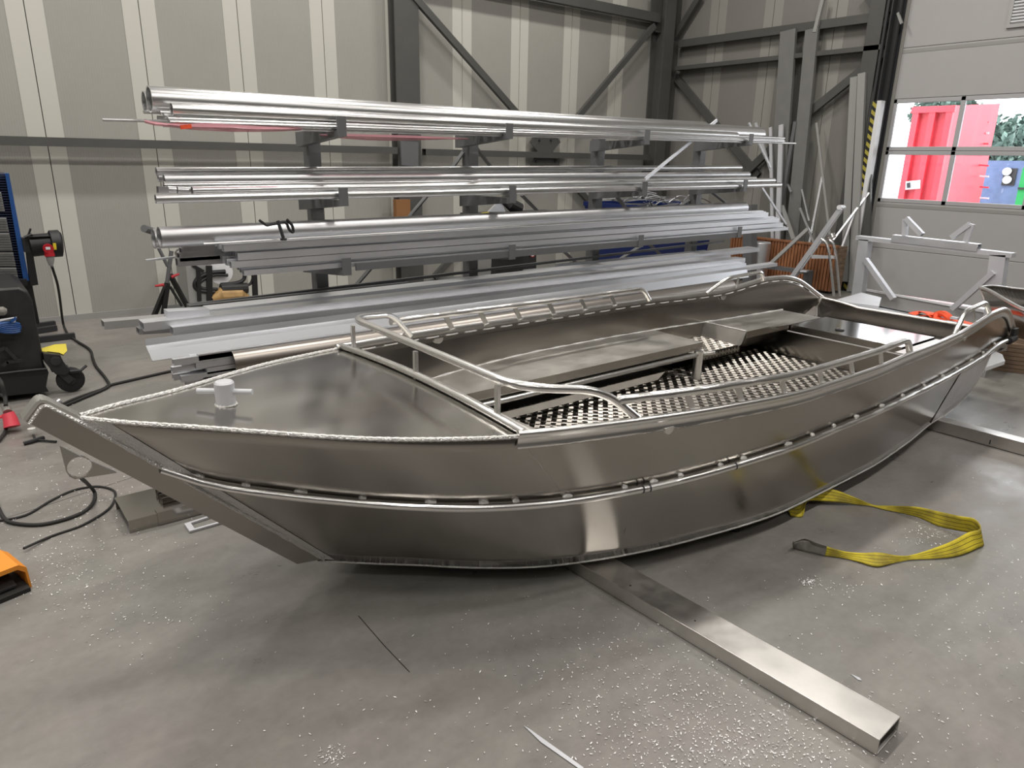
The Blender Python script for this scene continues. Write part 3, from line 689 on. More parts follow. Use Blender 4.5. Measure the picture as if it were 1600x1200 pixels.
# aft bench, quarter plates, lid and bulkhead
ab = plate([4.62, 4.9, 5.10, 5.1001, 5.3, 5.6], BZ_, lambda x: 2.975 if x < 5.1 else 2.93, yi(BZ_, 1), .004, 'aft_bench', 'bench_sheet', label='aft bench plate along the far side')
part('bench_lip', MB().bb((4.62, 2.972, BZ_ - .05), (5.10, 2.976, BZ_ + .001)).bb((5.10, 2.93, BZ_ - .05), (5.104, 2.976, BZ_ + .001)), 'hull_sheet', ab, smooth=0, label='turned-down lip of the aft bench')
bp('side_seam_weld', MB().tube([V(4.62 + .0, 3.40 - .42 * t / 10, BZ_ + .004) for t in range(11)], .005, 6), 'weld')
plate(lin(4.95, 5.6, 5), BZ_, yi(BZ_, -1), lambda x: 2.04, .004, 'quarter_bench', 'bench_sheet', label='narrow bench plate in the near quarter')
lid = bp('locker_lid', MB().bb((5.10, 2.06, BZ_ + .004), (5.62, 2.905, BZ_ + .008)), 'lid_mirror', smooth=0, bevel=.003, label='mirror-like rectangular locker lid before the transom')
part('lid_front', MB().bb((5.10, 2.06, BZ_ - .04), (5.104, 2.905, BZ_ + .006)).bb((5.10, 2.902, BZ_ - .04), (5.62, 2.905, BZ_ + .006)).bb((5.10, 2.06, BZ_ - .04), (5.62, 2.063, BZ_ + .006)), 'hull_sheet', lid, smooth=0)
part('latch', MB().lathe((5.16 + .08, 2.585, BZ_ + .008), [(0, 0), (.034, 0), (.034, .006), (.028, .008), (0, .008)], 20), 'black', lid, label='black round push latch')
part('latch_button', MB().box((5.24, 2.60, BZ_ + .018), (.024, .016, .004)).box((5.24, 2.57, BZ_ + .018), (.024, .016, .004)), 'tube_alu', lid, smooth=0)
bp('aft_bulkhead', MB().poly([V(5.12, inner(5.12, .3, -1).y, FZ), V(5.12, inner(5.12, .3, 1).y, FZ), V(5.12, inner(5.12, .46, 1).y, .455), V(5.12, inner(5.12, .46, -1).y, .455)], .004, (1, 0, 0)), 'hull_sheet', smooth=0, label='plain bulkhead below the locker lid')
bp('bulkhead_trim', MB().tube([V(5.105, 2.93, .452), V(5.105, 2.0, .452)], .006, 6), 'weld')
bp('corner_gusset', MB().poly([V(4.72, inner(4.8, FZ, -1).y + .02, FZ + .004), V(5.11, inner(5.1, FZ, -1).y + .02, FZ + .004), V(5.11, 2.12, FZ + .004)], .003, (0, 0, 1)), 'bench_sheet', smooth=0)
# motor well and transom
bp('well_floor', MB().bb((5.62, Y0 - .72, .33), (5.83, Y0 + .72, .334)).bb((5.83, Y0 - .72, .40), (6.14, Y0 + .72, .404)).bb((5.62, Y0 - .72, .33), (5.624, Y0 + .72, .495)), 'hull_sheet', smooth=0)
tz = [(-.755, .55), (-.62, .53), (.40, .525), (.46, .535), (.62, .55), (.77, .56)]
pts = [V(6.15, Y0 + a, b) for a, b in tz]; pts = [V(5.90, Y0 - .745, .40)] + pts + [V(5.90, Y0 + .745, .40)]
pts2 = [V(6.15, Y0 - .755, .39)] + pts[1:-1] + [V(6.15, Y0 + .77, .39)]
tr_ = bp('transom', MB().poly(pts2, .006, (1, 0, 0)).poly([V(5.88, Y0 - .745, .415), V(5.88, Y0 + .745, .415), V(6.15, Y0 + .765, .395), V(6.15, Y0 - .755, .395)], .004, (0, 0, -1)), 'hull_sheet', smooth=0, label='low transom plate at the stern')
part('transom_cap', MB().tube([p + V(0, 0, .004) for p in pts[1:-1]], .011, 8), 'gunwale_alu', tr_)
bp('transom_corner_weld', MB().tube([P(1283, 466, X=6.14), P(1276, 478, X=6.14), P(1276, 497, X=6.12)], .009, 6), 'weld')
# boarding step at the stern
fin = [P(1541, 584, Y=1.76), P(1556, 553, Y=1.80), P(1568, 566, Y=1.74)]
sp = MB().poly([P(1538, 581, Z=.44), P(1569, 570, Z=.44), P(1565, 560, Z=.44), P(1550, 553, Z=.44)], .03, (0, 0, 1))
bp('boarding_step', sp, 'white_paint', smooth=0, bevel=.004, label='small wedge-shaped boarding step at the stern')
# ================================================================== the pipe rack
RKY, TIPY = 5.12, 4.44
rack = empty('cantilever_rack', (4.4, RKY, 0), 'grey four-post cantilever rack loaded with pipes behind the boat', 'rack')
RX = [P(487, 230, Y=RKY).x, P(735, 230, Y=RKY).x, P(934, 240, Y=RKY).x, P(1093, 240, Y=RKY).x]
tip = {0: [(537, 182, 213), (799, 193, 217), (1014, 203, 226), (1176, 209, 227)],
       1: [(540, 293, 322), (804, 290, 317), (1010, 284, 306), (1167, 281, 299)],
       2: [(545, 403, 430), (803, 382, 405), (1004, 367, 386), (1158, 354, 371)],
       3: [(600, 487, 510), (801, 466, 486), (998, 441, 462), (1151, 420, 432)]}
for k, x in enumerate(RX):
    po = part('upright', MB().rect_tube((x, RKY, 0), (x, RKY, 1.92), .09, .10, .005, up=(0, 1, 0)), 'rack_steel', rack, smooth=0)
    part('base_foot', MB().bb((x - .05, TIPY - .1, 0), (x + .05, RKY + .35, .09)), 'rack_steel', rack, smooth=0)
    for t in range(4):
        c, ya, yb2 = tip[t][k]; a = P(c, ya, Y=TIPY); b = P(c, yb2, Y=TIPY); zt = b.z + .035
        m = MB(); xx = a.x - .02
        m.add([(xx - .028, TIPY, zt), (xx + .028, TIPY, zt), (xx + .028, RKY, zt - .0), (xx - .028, RKY, zt - .0), (xx - .028, TIPY, zt - .035), (xx + .028, TIPY, zt - .035), (xx + .028, RKY, zt - .10), (xx - .028, RKY, zt - .10)],
              [(0, 1, 2, 3), (7, 6, 5, 4), (0, 4, 5, 1), (1, 5, 6, 2), (2, 6, 7, 3), (3, 7, 4, 0)])
        ar = part('arm', m, 'rack_steel', rack, smooth=0)
        part('end_stop', MB().bb((xx - .03, TIPY - .008, b.z), (xx + .032, TIPY + .002, a.z)), 'rack_steel', ar, smooth=0)
part('front_beam', MB().bar(P(556, 417, Y=TIPY + .012), P(1153, 367, Y=TIPY + .012), .02, .05), 'rack_steel', rack, smooth=0)
for (a, b) in (((735, 222), (680, 300)), ((737, 222), (790, 290)), ((672, 300), (640, 338)), ((556, 446), (620, 372)), ((1098, 300), (1062, 322)), ((1000, 385), (958, 412)), ((1015, 382), (1040, 405)), ((880, 392), (908, 418)), ((1112, 300), (1150, 330)), ((815, 305), (845, 335)), ((958, 300), (980, 328))):
    part('brace', MB().bar(P(*a, Y=RKY + .05), P(*b, Y=RKY + .05), .012, .05, up=(0, 1, 0)), 'rack_steel', rack, smooth=0)
zb = tip[3][0]
part('rear_rail', MB().bar(P(297, 477, Y=RKY - .07), P(1130, 377, Y=RKY - .07), .03, .022), 'rack_steel', rack, smooth=0)
# zones resting in the rack -----------------------------------------
def pipe(p0, p1, Y, rpx, m, label, group=None, hollow=.88, seg=20, name='round_pipe', cat='pipe'):
    a = P(*p0, Y=Y); b = P(*p1, Y=Y); r = rpx * depth(a) / F
    return thing(name, MB().tube([a, b], r, seg, hollow=hollow), m, label, cat, group, smooth=40)
def xb_(p0, p1, Y, dep, h, m, label, group=None, name='flat_bar', cat='profile', hollow=False, dY=0):
    """profile whose front top edge runs p0->p1 at depth Y"""
    a = P(*p0, Y=Y); b = P(*p1, Y=Y); off = V(0, dep / 2, -h / 2)
    mb = MB().rect_tube(a + off, b + off, dep, h, min(.004, h * .15)) if hollow else MB().bar(a + off, b + off, dep, h)
    return thing(name, mb, m, label, cat, group, smooth=0)
# tier one (top)
pipe((233, 155), (1187, 210), 4.66, 20, 'pipe_alu', 'very thick pipe lying along the front of the top tier', seg=28)
pipe((225, 159), (1100, 200), 4.86, 16, 'pipe_alu', 'thick pipe half hidden behind the thickest one on the top tier', seg=24)
pipe((268, 171), (1150, 212), 4.52, 9.5, 'pipe_alu', 'middling pipe tucked right under the thickest pipe of the top tier')
gA = 'thin round tubes bundled along the top tier'
lA = 'thin round aluminium tube in the bundle along the top tier'
for (q0, q1, Y, r) in (((250, 176), (1190, 213), 4.60, 3.6), ((256, 181), (1225, 216), 4.54, 3.8), ((262, 186), (1224, 219), 4.50, 4.0), ((265, 191), (1225, 221), 4.48, 3.6), ((246, 184), (1200, 217), 4.68, 3.4), ((255, 196), (1243, 224), 4.50, 3.0)):
    pipe(q0, q1, Y, r, 'pipe_alu', lA + ', ' + {176: 'topmost one', 181: 'second from the top', 186: 'third from the top', 191: 'second from the bottom', 184: 'rearmost one', 196: 'lowest one, reaching furthest right'}[q0[1]], gA, seg=10, name='thin_tube')
pipe((160, 187), (1130, 214), 4.78, 2.4, 'pipe_alu', 'long thin rod sticking out furthest to the left of the top tier', seg=8, name='rod', hollow=0, cat='rod')
pipe((224, 175), (640, 190), 4.74, 2.6, 'pipe_alu', 'short flat-looking thin tube below the second thick pipe end', seg=8, name='thin_tube')
# wrap film and tag
def wrap(pts, Y, label):
    top = [P(x, y, Y=Y) for x, y, h in pts]; botm = [P(x + 2, y + h, Y=Y + .02) for x, y, h in pts]; n = len(pts); mb = MB()
    mid = [(a + b) / 2 + V(0, -.02 - .01 * random.random(), random.uniform(-.004, .004)) for a, b in zip(top, botm)]
    mb.v = top + mid + botm; mb.f = [(i, i + 1, n + i + 1, n + i) for i in range(n - 1)] + [(n + i, n + i + 1, 2 * n + i + 1, 2 * n + i) for i in range(n - 1)]
    return thing('wrap_film', mb, 'film', label, 'film', solid=.001, smooth=60)
wrap([(224, 187, 5), (240, 190, 6), (262, 193, 5), (290, 194, 8), (320, 192, 12), (360, 194, 12), (400, 197, 9), (440, 199, 6), (470, 201, 2)], 4.46, 'loose pink packing film hanging under the left end of the top tier')
wrap([(498, 210, 2), (530, 209, 7), (570, 210, 9), (610, 211, 9), (650, 212, 7), (690, 214, 4), (730, 216, 2)], 4.60, 'pink packing film sagging between the first two arms of the top tier')
a = P(282, 199, Y=4.42); b = P(299, 197, Y=4.42); thing('hanging_tag', MB().bar(a, b, .012, .022), 'strap_orange', 'small orange-red tag clipped to the tubes of the top tier', 'tag', smooth=0)
# tier two
pipe((244, 268), (1157, 262), 4.80, 6.5, 'pipe_alu', 'uppermost round pipe of the second tier')
pipe((256, 281), (1169, 273), 4.70, 8.5, 'dark_pipe', 'darker round pipe second from the top of the second tier')
pipe((256, 290), (1180, 279), 4.62, 6.0, 'pipe_alu', 'round pipe in the middle of the second tier')
pipe((300, 298), (1209, 282), 4.56, 7.0, 'pipe_alu', 'round pipe of the second tier whose left end is set back')
pipe((243, 311), (1219, 289), 4.49, 7.0, 'pipe_alu', 'lowest and frontmost round pipe of the second tier')
pipe((247, 278), (700, 276), 4.92, 6.0, 'dark_pipe', 'round pipe at the very back of the second tier')
for q0, q1, nm in (((262, 296), (275, 297), 'leftmost'), ((277, 297), (297, 298), 'right-hand')):
    pipe(q0, q1, 4.60, 5.5, 'pipe_alu', 'short pipe offcut at the left end of the second tier, the %s one' % nm, name='pipe_offcut')
# angle bracket offcut and leaning channel through the tiers
xb_((247, 291), (263, 292), 4.52, .05, .04, 'dark_pipe', 'small dark box-section offcut at the left end of the second tier', name='tube_offcut', hollow=True)
# tier three
pipe((249, 371), (1162, 325), 4.62, 16.5, 'dark_pipe', 'thick dull pipe on the third tier', seg=28)
pipe((240, 373), (900, 350), 4.86, 15.5, 'dark_pipe', 'second thick dull pipe hidden behind the first on the third tier', seg=24)
pipe((318, 381), (1180, 331), 4.46, 1.8, 'pipe_alu', 'very thin rod lying against the thick dull pipe', seg=8, hollow=0, name='rod', cat='rod')
rows = [((349, 382), (1201, 332), .044), ((371, 396), (1218, 341), .044), ((361, 409), (1224, 348), .040), ((381, 423), (1232, 355), .032)]
for i, (q0, q1, h) in enumerate(rows):
    for k in range(3):
        lb = '%s square tube in the %s row of the stepped stack on the third tier' % (('front', 'middle', 'rear')[k], ('top', 'second', 'third', 'lowest')[i])
        xb_((q0[0] - 7 * k + (6 if i % 2 else 0) * k * .5, q0[1] - 4.2 * k), (q1[0] - 4 * k, q1[1] - 1.6 * k), 4.47 + .046 * k, .040, h, 'mill_alu', lb, 'square tubes stacked on the third tier', name='square_tube', hollow=True)
for i in range(4):
    xb_((286 - 3 * i, 392 + 8 * i - 12), (1100, 338 + 4 * i), 4.66 + .0 * i, .055, .05, 'dark_pipe', 'dull larger square tube behind the stepped stack on the third tier, %s one' % ('topmost', 'second', 'third', 'lowest')[i], 'dull square tubes at the back of the third tier', name='square_tube', hollow=True)
# clamp on the dull pipe
cl = empty('screw_clamp', P(450, 360, Y=4.56), 'black screw clamp hooked over the thick dull pipe', 'clamp')
yc = 4.40
def P3(x, y, Y=None): return P(x, y, Y=Y or yc)
part('clamp_bow', MB().tube(fillet([P3(416, 352), P3(432, 349), P3(447, 346), P3(452, 360), P3(459, 364), P3(457, 352), P3(448, 343)], .02), .009, 8), 'black', cl)
part('clamp_screw', MB().tube([P3(434, 345), P3(443, 372)], .011, 8).lathe(P3(443, 374), [(0, -.006), (.02, -.006), (.02, .006), (0, .006)], 10), 'dark_steel', cl)
part('clamp_handle', MB().tube([P3(405, 344), P3(416, 352)], .008, 8), 'black', cl)
# tier four: flat profiles, box sections and a big angle
xb_((297, 478), (640, 441), 4.98, .09, .03, 'rack_steel', 'grey steel channel at the back of the lowest visible tier', name='steel_channel')
xb_((328, 484), (1187, 387), 4.80, .16, .045, 'mill_alu', 'long flat profile at the back of the bottom tier')
xb_((262, 487), (327, 483), 4.56, .10, .045, 'white_alu', 'short pale block laid at the left end of the bottom tier', name='flat_offcut')
xb_((330, 497), (1142, 399), 4.66, .12, .05, 'mill_alu', 'wide flat profile second from the back of the bottom tier')
xb_((224, 505), (1165, 403), 4.50, .13, .05, 'mill_alu', 'open rectangular tube reaching far left on the bottom tier', name='rectangular_tube', hollow=True)
xb_((217, 514), (266, 511), 4.54, .08, .035, 'dark_pipe', 'short dark tube end below the open rectangular tube', name='tube_offcut', hollow=True)
xb_((270, 512), (1165, 411), 4.44, .08, .05, 'mill_alu', 'rectangular tube lying lowest on the bottom tier', name='rectangular_tube', hollow=True)
xb_((162, 503), (330, 489), 4.98, .10, .05, 'cool_grey', 'dusty flat tube end sticking out left of the bottom tier', name='rectangular_tube', hollow=True)
xb_((820, 422), (1113, 396), 4.98, .03, .03, 'white_alu', 'pale thin bar at the back of the bottom tier, nearer one', 'thin pale bars at the back of the bottom tier', name='thin_bar')
xb_((870, 413), (1104, 391), 5.03, .03, .03, 'white_alu', 'pale thin bar at the back of the bottom tier, farther one', 'thin pale bars at the back of the bottom tier', name='thin_bar')
xb_((1010, 440), (1215, 411), 4.36, .10, .035, 'white_alu', 'pale wide channel sticking out furthest right on the bottom tier', name='channel')
# large angle profile facing the viewer
L0 = [P(227, 530, Y=4.34), P(227.5, 540, Y=4.33), P(231, 548, Y=4.29), P(238, 564, Y=4.26)]
R0 = [P(1166, 411, Y=4.34), P(1166, 417, Y=4.33), P(1167, 421, Y=4.29), P(1170, 433, Y=4.26)]
mb = MB(); n = len(L0); th = V(0, .004, -.004)
mb.v = L0 + R0 + [p + th for p in L0] + [p + th for p in R0]
for i in range(n - 1): mb.f += [(i, i + 1, n + i + 1, n + i), (2 * n + i, 3 * n + i, 3 * n + i + 1, 2 * n + i + 1)]
mb.f += [(0, n, 3 * n, 2 * n), (n - 1, 3 * n - 1, 4 * n - 1, 2 * n - 1)] + [(i, 2 * n + i, 2 * n + i + 1, i + 1) for i in range(n - 1)] + [(n + i, n + i + 1, 3 * n + i + 1, 3 * n + i) for i in range(n - 1)]
thing('angle_profile', mb, 'angle_alu', 'big bright angle profile lying lowest and frontmost on the rack', 'profile', smooth=15)
# bottom: bundle of small square tubes and the big dark pipe
pipe((362, 566), (1140, 448), 4.12, 19, 'brown_pipe', 'big dark pipe low behind the boat foredeck', seg=28, hollow=.93)
gB = 'small square tubes stacked low behind the bow'
for i, (x, y) in enumerate([(270, 566), (282, 566), (297, 560), (309, 558), (268, 578), (292, 574), (305, 571), (318, 566), (270, 589), (282, 592), (298, 586), (312, 584), (322, 579), (290, 600), (303, 597), (316, 594), (330, 590), (336, 600), (352, 596)]):
    a = P(x, y, Y=4.12 + .04 * (i % 3)); thing('small_square_tube', MB().rect_tube(a, a + V(3.2, 0, 0), .036, .036, .003), 'mill_alu', 'small grey square tube in the stepped stack low behind the bow', 'tube', gB, smooth=0)
for k in range(3):
    x = [1.3, 2.6, 3.9][k]; 
    part('low_bearer', MB().bb((x - .04, 4.04, .0), (x + .04, 5.0, .30)), 'rack_steel', rack, smooth=0)
# rods leaning through the rack at its right end
def rod(p0, Y0_, p1, Y1_, w, m, label, d=None, group=None):
    a = P(*p0, Y=Y0_); b = P(*p1, Y=Y1_)
    return thing('leaning_bar', MB().bar(a, b, w, d or w * .5, up=(0, 1, 0)), m, label, 'bar', group, smooth=0)
rod((1120, 188), 4.66, (1008, 280), 4.40, .028, 'white_alu', 'bright channel slanting between the two upper tiers')
rod((1170, 192), 5.4, (1204, 262), 5.2, .03, 'white_alu', 'pale offcut bar leaning behind the right end of the upper tiers')
rod((1190, 292), 5.0, (1228, 350), 4.9, .024, 'white_alu', 'thin pale bar slanting down at the right end of the second tier')
# ================================================================== things on the floor, in front
def fbox(p, dims, R): pass
a0, a1 = P(1373, 1155, Z=.06), P(1409, 1122, Z=.06)
# support beam under the boat (rectangular tube), nearly across the boat
n0 = (P(1373, 1155, Z=.06) + P(1409, 1122, Z=.06)) / 2; n1 = (P(905, 882, Z=.06) + P(965, 874, Z=.06)) / 2
d = (n1 - n0).normalized(); n0.z = n1.z = .032
sb = thing('support_beam', MB().rect_tube(n0, n0 + d * 3.1, .15, .058, .004), 'beam_alu', 'wide rectangular aluminium tube under the boat, pointing at the viewer', 'beam', smooth=0, bevel=.003)
part('beam_gap_shade', MB().bar(V(n0.x, n0.y, .0015) + d * .01, V(n0.x, n0.y, .0015) + d * 3.0, .13, .003), 'black', sb, smooth=0)  # black strip painting the shade in the gap under the beam
for q in ((985, 915), (1086, 970)):
    c = P(*q, Z=.0615); part('drilled_hole', MB().lathe(c, [(0, 0), (.004, 0), (.004, .0006), (0, .0006)], 10), 'black', sb, smooth=0)
b0 = P(1459, 654, Z=.085); b1 = P(1600, 691, Z=.085); dd = (b1 - b0).normalized()
s2 = thing('support_beam', MB().rect_tube(b0 - dd * 1.7 + V(.04, 0, -.04), b0 + dd * 2.2 + V(.04, 0, -.04), .10, .08, .004), 'beam_alu', 'aluminium box beam under the stern, running out of the picture at right', 'beam', smooth=0, bevel=.003)
thing('bearer_block', MB().bb((5.0, 1.2 + .45, 0), (5.02, 1.66, .01)), 'rubber', 'dark sliver under the stern beside the aft beam', 'block', smooth=0) if False else None
for q in ((1548, 690),):
    c = P(*q, Z=.045)
    part('pen_mark', MB().box((c.x - .012, c.y, c.z + .0), (.004, .006, .03)), 'black', s2, smooth=0)
# small puck under the hull
c = P(1147, 829, Z=0); pk = empty('rubber_foot', c, 'small round black rubber foot on the floor under the boat', 'foot')
part('rubber_disc', MB().lathe(c, [(0, 0), (.020, 0), (.020, .018), (0, .02)], 16), 'rubber', pk); part('washer', MB().lathe(c, [(.018, 0), (.026, 0), (.026, .003), (.018, .003)], 16), 'tube_alu', pk)
# thin aluminium sliver
q = [P(818, 1134, Z=.002), P(828, 1140, Z=.002), P(912, 1200, Z=.002), P(908, 1204, Z=.002), P(845, 1160, Z=.002)]
thing('metal_sliver', MB().poly([p for p in q], .002, (0, 0, 1)), 'white_alu', 'long tapering aluminium sliver lying at the bottom edge of the picture', 'offcut', smooth=0)
q = [P(1329, 1054, Z=.001), P(1343, 1060, Z=.001), P(1346, 1064, Z=.001), P(1341, 1063, Z=.001)]
thing('metal_chip', MB().poly(q, .003, (0, 0, 1)), 'white_alu', 'small pointed metal chip on the floor right of the long beam', 'offcut', smooth=0)
# ---------------------------------------------------------------- yellow lifting sling
def ribbon(rows, name, m, par, th=.004):
    # rows: list of (edge point A, edge point B)
    A = smoothpath([r[0] for r in rows], 5); B2 = smoothpath([r[1] for r in rows], 5); K = 6; mb = MB(); n = len(A)
    for a, b in zip(A, B2):
        for k in range(K + 1): mb.v.append(a.lerp(b, k / K))
    for i in range(n - 1):
        for k in range(K): mb.f.append((i * (K + 1) + k, i * (K + 1) + k + 1, (i + 1) * (K + 1) + k + 1, (i + 1) * (K + 1) + k))
    o = part(name, mb, m, par, smooth=60, solid=th)
    at = o.data.attributes.new('across', 'FLOAT', 'POINT'); at.data.foreach_set('value', [(i % (K + 1)) / K for i in range(len(mb.v))]); return o
sl = empty('lifting_sling', P(1390, 860, Z=0), 'worn yellow webbing sling with a grey eye, coming out from under the boat', 'sling')
Z = lambda x, y, z=0.0: P(x, y, Z=z)
rows = [(P(1224, 783, Z=.05), P(1236, 806, Z=.006)), (P(1246, 785, Z=.05), P(1252, 808, Z=.004)), (P(1258, 772, Z=.07), P(1256, 798, Z=.03)), (P(1262, 764, Z=.09), P(1262, 784, Z=.05)), (P(1285, 762, Z=.085), P(1280, 783, Z=.03)),
        (P(1310, 767, Z=.07), P(1312, 785, Z=.02)), (P(1340, 779, Z=.04), P(1342, 789, Z=.006)), (P(1366, 789, Z=.012), P(1364, 791, Z=.008)), (P(1385, 790, Z=.02), P(1382, 796, Z=.006)), (P(1430, 792, Z=.06), P(1432, 808, Z=.006)),
        (P(1470, 800, Z=.075), P(1465, 822, Z=.004)), (P(1500, 807, Z=.09), P(1495, 829, Z=.008)), (P(1522, 811, Z=.10), P(1517, 834, Z=.015)), (P(1531, 826, Z=.09), P(1536, 850, Z=.004)), (P(1512, 832, Z=.07), P(1525, 858, Z=.004)),
        (P(1488, 845, Z=.06), P(1500, 868, Z=.004)), (P(1460, 856, Z=.045), P(1470, 873, Z=.004)), (P(1425, 867, Z=.02), P(1424, 875, Z=.004)), (P(1402, 868, Z=.03), P(1400, 879, Z=.004)), (P(1375, 864, Z=.04), P(1370, 886, Z=.004)),
        (P(1345, 864, Z=.035), P(1340, 878, Z=.004)), (P(1318, 861, Z=.035), P(1315, 872, Z=.004)), (P(1290, 853, Z=.05), P(1288, 868, Z=.004))]
ribbon(rows, 'webbing', 'sling_yellow', sl)
er = [(P(1292, 855, Z=.05), P(1289, 868, Z=.004)), (P(1268, 846, Z=.055), P(1266, 863, Z=.004)), (P(1250, 844, Z=.055), P(1250, 859, Z=.004)), (P(1240, 848, Z=.05), P(1241, 855, Z=.004)), (P(1246, 845, Z=.06), P(1244, 849, Z=.035)), (P(1258, 842, Z=.065), P(1256, 846, Z=.04)), (P(1272, 847, Z=.065), P(1270, 851, Z=.045)), (P(1292, 854, Z=.06), P(1290, 858, Z=.04))]
ribbon(er, 'sling_eye', 'sling_grey', sl, .006)
up = [(P(1250, 700, Y=1.575), P(1262, 700, Y=1.575)), (P(1256, 735, Y=1.595), P(1270, 733, Y=1.595)), (P(1262, 760, Y=1.60), P(1280, 764, Y=1.60))]
# ---------------------------------------------------------------- swarf on the floor (stuff)
mb = MB()
def flake(px, py):
    c = P(px, py, Z=.0015); r = random.uniform(.0012, .0034) ; a = random.uniform(0, 6.28); l = r * random.uniform(1, 2.2)
    u = V(math.cos(a), math.sin(a), random.uniform(-.4, .4)) * l; w = V(-math.sin(a), math.cos(a), random.uniform(-.5, .5)) * r * .6
    h = V(0, 0, .0012 + r * .5); mb.add([c - u + h, c + w + h, c + u + h, c - w + h], [(0, 1, 2, 3)])
def cluster(cx, cy, sx, sy, n):
    for _ in range(n):
        x = random.gauss(cx, sx); y = random.gauss(cy, sy)
        if 470 < y < 1240 and -20 < x < 1640: flake(x, y)
for c in ((130, 720, 90, 70, 420), (60, 830, 70, 50, 260), (190, 800, 70, 50, 220), (90, 900, 60, 30, 160), (1120, 1140, 110, 40, 650), (1020, 1060, 90, 45, 330), (900, 1010, 120, 60, 200), (1250, 1150, 120, 30, 220), (1265, 910, 8, 3.5, 90), (1310, 920, 25, 8, 40), (1450, 835, 20, 9, 110), (1500, 900, 90, 60, 150), (1560, 1000, 80, 90, 130), (1150, 1190, 120, 20, 300), (520, 1180, 14, 9, 60), (220, 960, 100, 40, 160), (130, 560, 60, 40, 60), (1380, 990, 130, 70, 120), (700, 1150, 200, 40, 90), (1520, 720, 70, 50, 60), (230, 600, 60, 50, 50)):
    cluster(*c)
tag(part('metal_swarf', mb, 'swarf', None, smooth=0, kind='stuff'), 'bright metal swarf and chips scattered over the concrete floor', 'swarf')
# floor cracks
cm = MB()
for pts in ([(560, 962), (600, 1008), (640, 1050)], [(0, 812), (90, 784), (200, 748), (262, 728)],):
    q = smoothpath([P(x, y, Z=.0006) for x, y in pts], 5)
    for a, b in zip(q[:-1], q[1:]):
        n = (b - a).cross(V(0, 0, 1)).normalized() * .0016; cm.add([a - n, a + n, b + n, b - n], [(0, 1, 2, 3)])
part('crack', cm, 'black', fl, smooth=0)
# ---------------------------------------------------------------- offcut channels left of the stem
ck = 'folded steel-grey channel offcut lying on the floor under the stem'
def chan(p0, dirv, w, h, L, label, flip=False, th=.004, m='hull_sheet'):
    a = P(*p0, Z=0); prof = [(-w / 2, 0), (w / 2, 0), (w / 2, h), (w / 2 - th, h), (w / 2 - th, th), (-w / 2 + th, th), (-w / 2 + th, h), (-w / 2, h)]
    if flip: prof = [(x, h - y) for x, y in prof]
    thing('channel_offcut', MB().sweep(prof, [a + V(0, 0, .002), a + V(0, 0, .002) + dirv * L]), m, label, 'offcut', smooth=0)
dv = (P(330, 800, Z=0) - P(205, 834, Z=0)).normalized(); pn_ = V(-dv.y, dv.x, 0)
def cbox(a, w, h, L, label, flip=True):
    prof = [(-w / 2, 0), (-w / 2 + .004, 0), (-w / 2 + .004, h - .004), (w / 2 - .004, h - .004), (w / 2 - .004, 0), (w / 2, 0), (w / 2, h), (-w / 2, h)]
    if not flip: prof = [(x, h - y) for x, y in prof]
    thing('channel_offcut', MB().sweep(prof, [a, a + dv * L]), 'hull_sheet', label, 'offcut', smooth=0)
A0 = P(203, 834, Z=0)
cbox(A0 + pn_ * .15, .30, .065, .30, 'wide folded channel lying flat under the stem, the lowest of the offcuts')
cbox(A0 + dv * .125 + pn_ * .02 + V(0, 0, .004), .05, .066, .55, 'narrow channel on its side along the front of the offcut pile') 
cbox(A0 + dv * .17 + pn_ * .11 + V(0, 0, .067), .05, .03, .5, 'small open channel lying on top of the offcut pile, nearer one', False)
cbox(A0 + dv * .17 + pn_ * .19 + V(0, 0, .067), .05, .03, .45, 'small open channel lying on top of the offcut pile, farther one', False)
fp = [P(288, 818, Z=.012), P(296, 830, Z=.012), P(360, 812, Z=.012), P(350, 798, Z=.012)]
cen = sum(fp, V(0, 0, 0)) / 4; ip = [p.lerp(cen, .28) for p in fp]; mb = MB(); mb.v = fp + ip + [p - V(0, 0, .01) for p in fp] + [p - V(0, 0, .01) for p in ip]
for k in range(4):
    l = (k + 1) % 4; mb.f += [(k, l, 4 + l, 4 + k), (8 + k, 12 + k, 12 + l, 8 + l), (k, 8 + k, 8 + l, l), (4 + k, 4 + l, 12 + l, 12 + k)]
thing('cut_frame', mb, 'white_alu', 'small rectangular aluminium frame offcut on the floor beside the stem', 'offcut', smooth=0)
# ---------------------------------------------------------------- orange foot pedal
pc = P(20, 915, Z=0); pd = empty('foot_pedal', pc, 'orange hooded foot pedal with a black base at the left edge', 'pedal')
ex = V(.9, -.43, 0).normalized()      # to the right in the view
ex = (P(52, 900, Z=0) - P(-10, 925, Z=0)).normalized(); ey = V(-ex.y, ex.x, 0)
o0 = P(50, 917, Z=0)
def pd_(u, v, w): return o0 + ex * u + ey * v + V(0, 0, w)
prof = [(-.22, .0), (-.22, .10), (-.19, .125), (-.03, .125), (-.004, .10), (0, 0)]
mb = MB(); th = .008
for v in (0, .17):
    mb.v += [pd_(u + 0, v, w * (1 if v else .93)) for u, w in prof]
    mb.v += [pd_(u * .93 - .008, v, max(0, w - .02) * (1 if v else .93)) for u, w in prof]
n = len(prof)
for i in range(n - 1):
    mb.f += [(i, i + 1, 2 * n + i + 1, 2 * n + i), (n + i, 3 * n + i, 3 * n + i + 1, n + i + 1), (i, n + i, n + i + 1, i + 1), (2 * n + i, 2 * n + i + 1, 3 * n + i + 1, 3 * n + i)]
part('hood', mb, 'orange', pd, smooth=25)
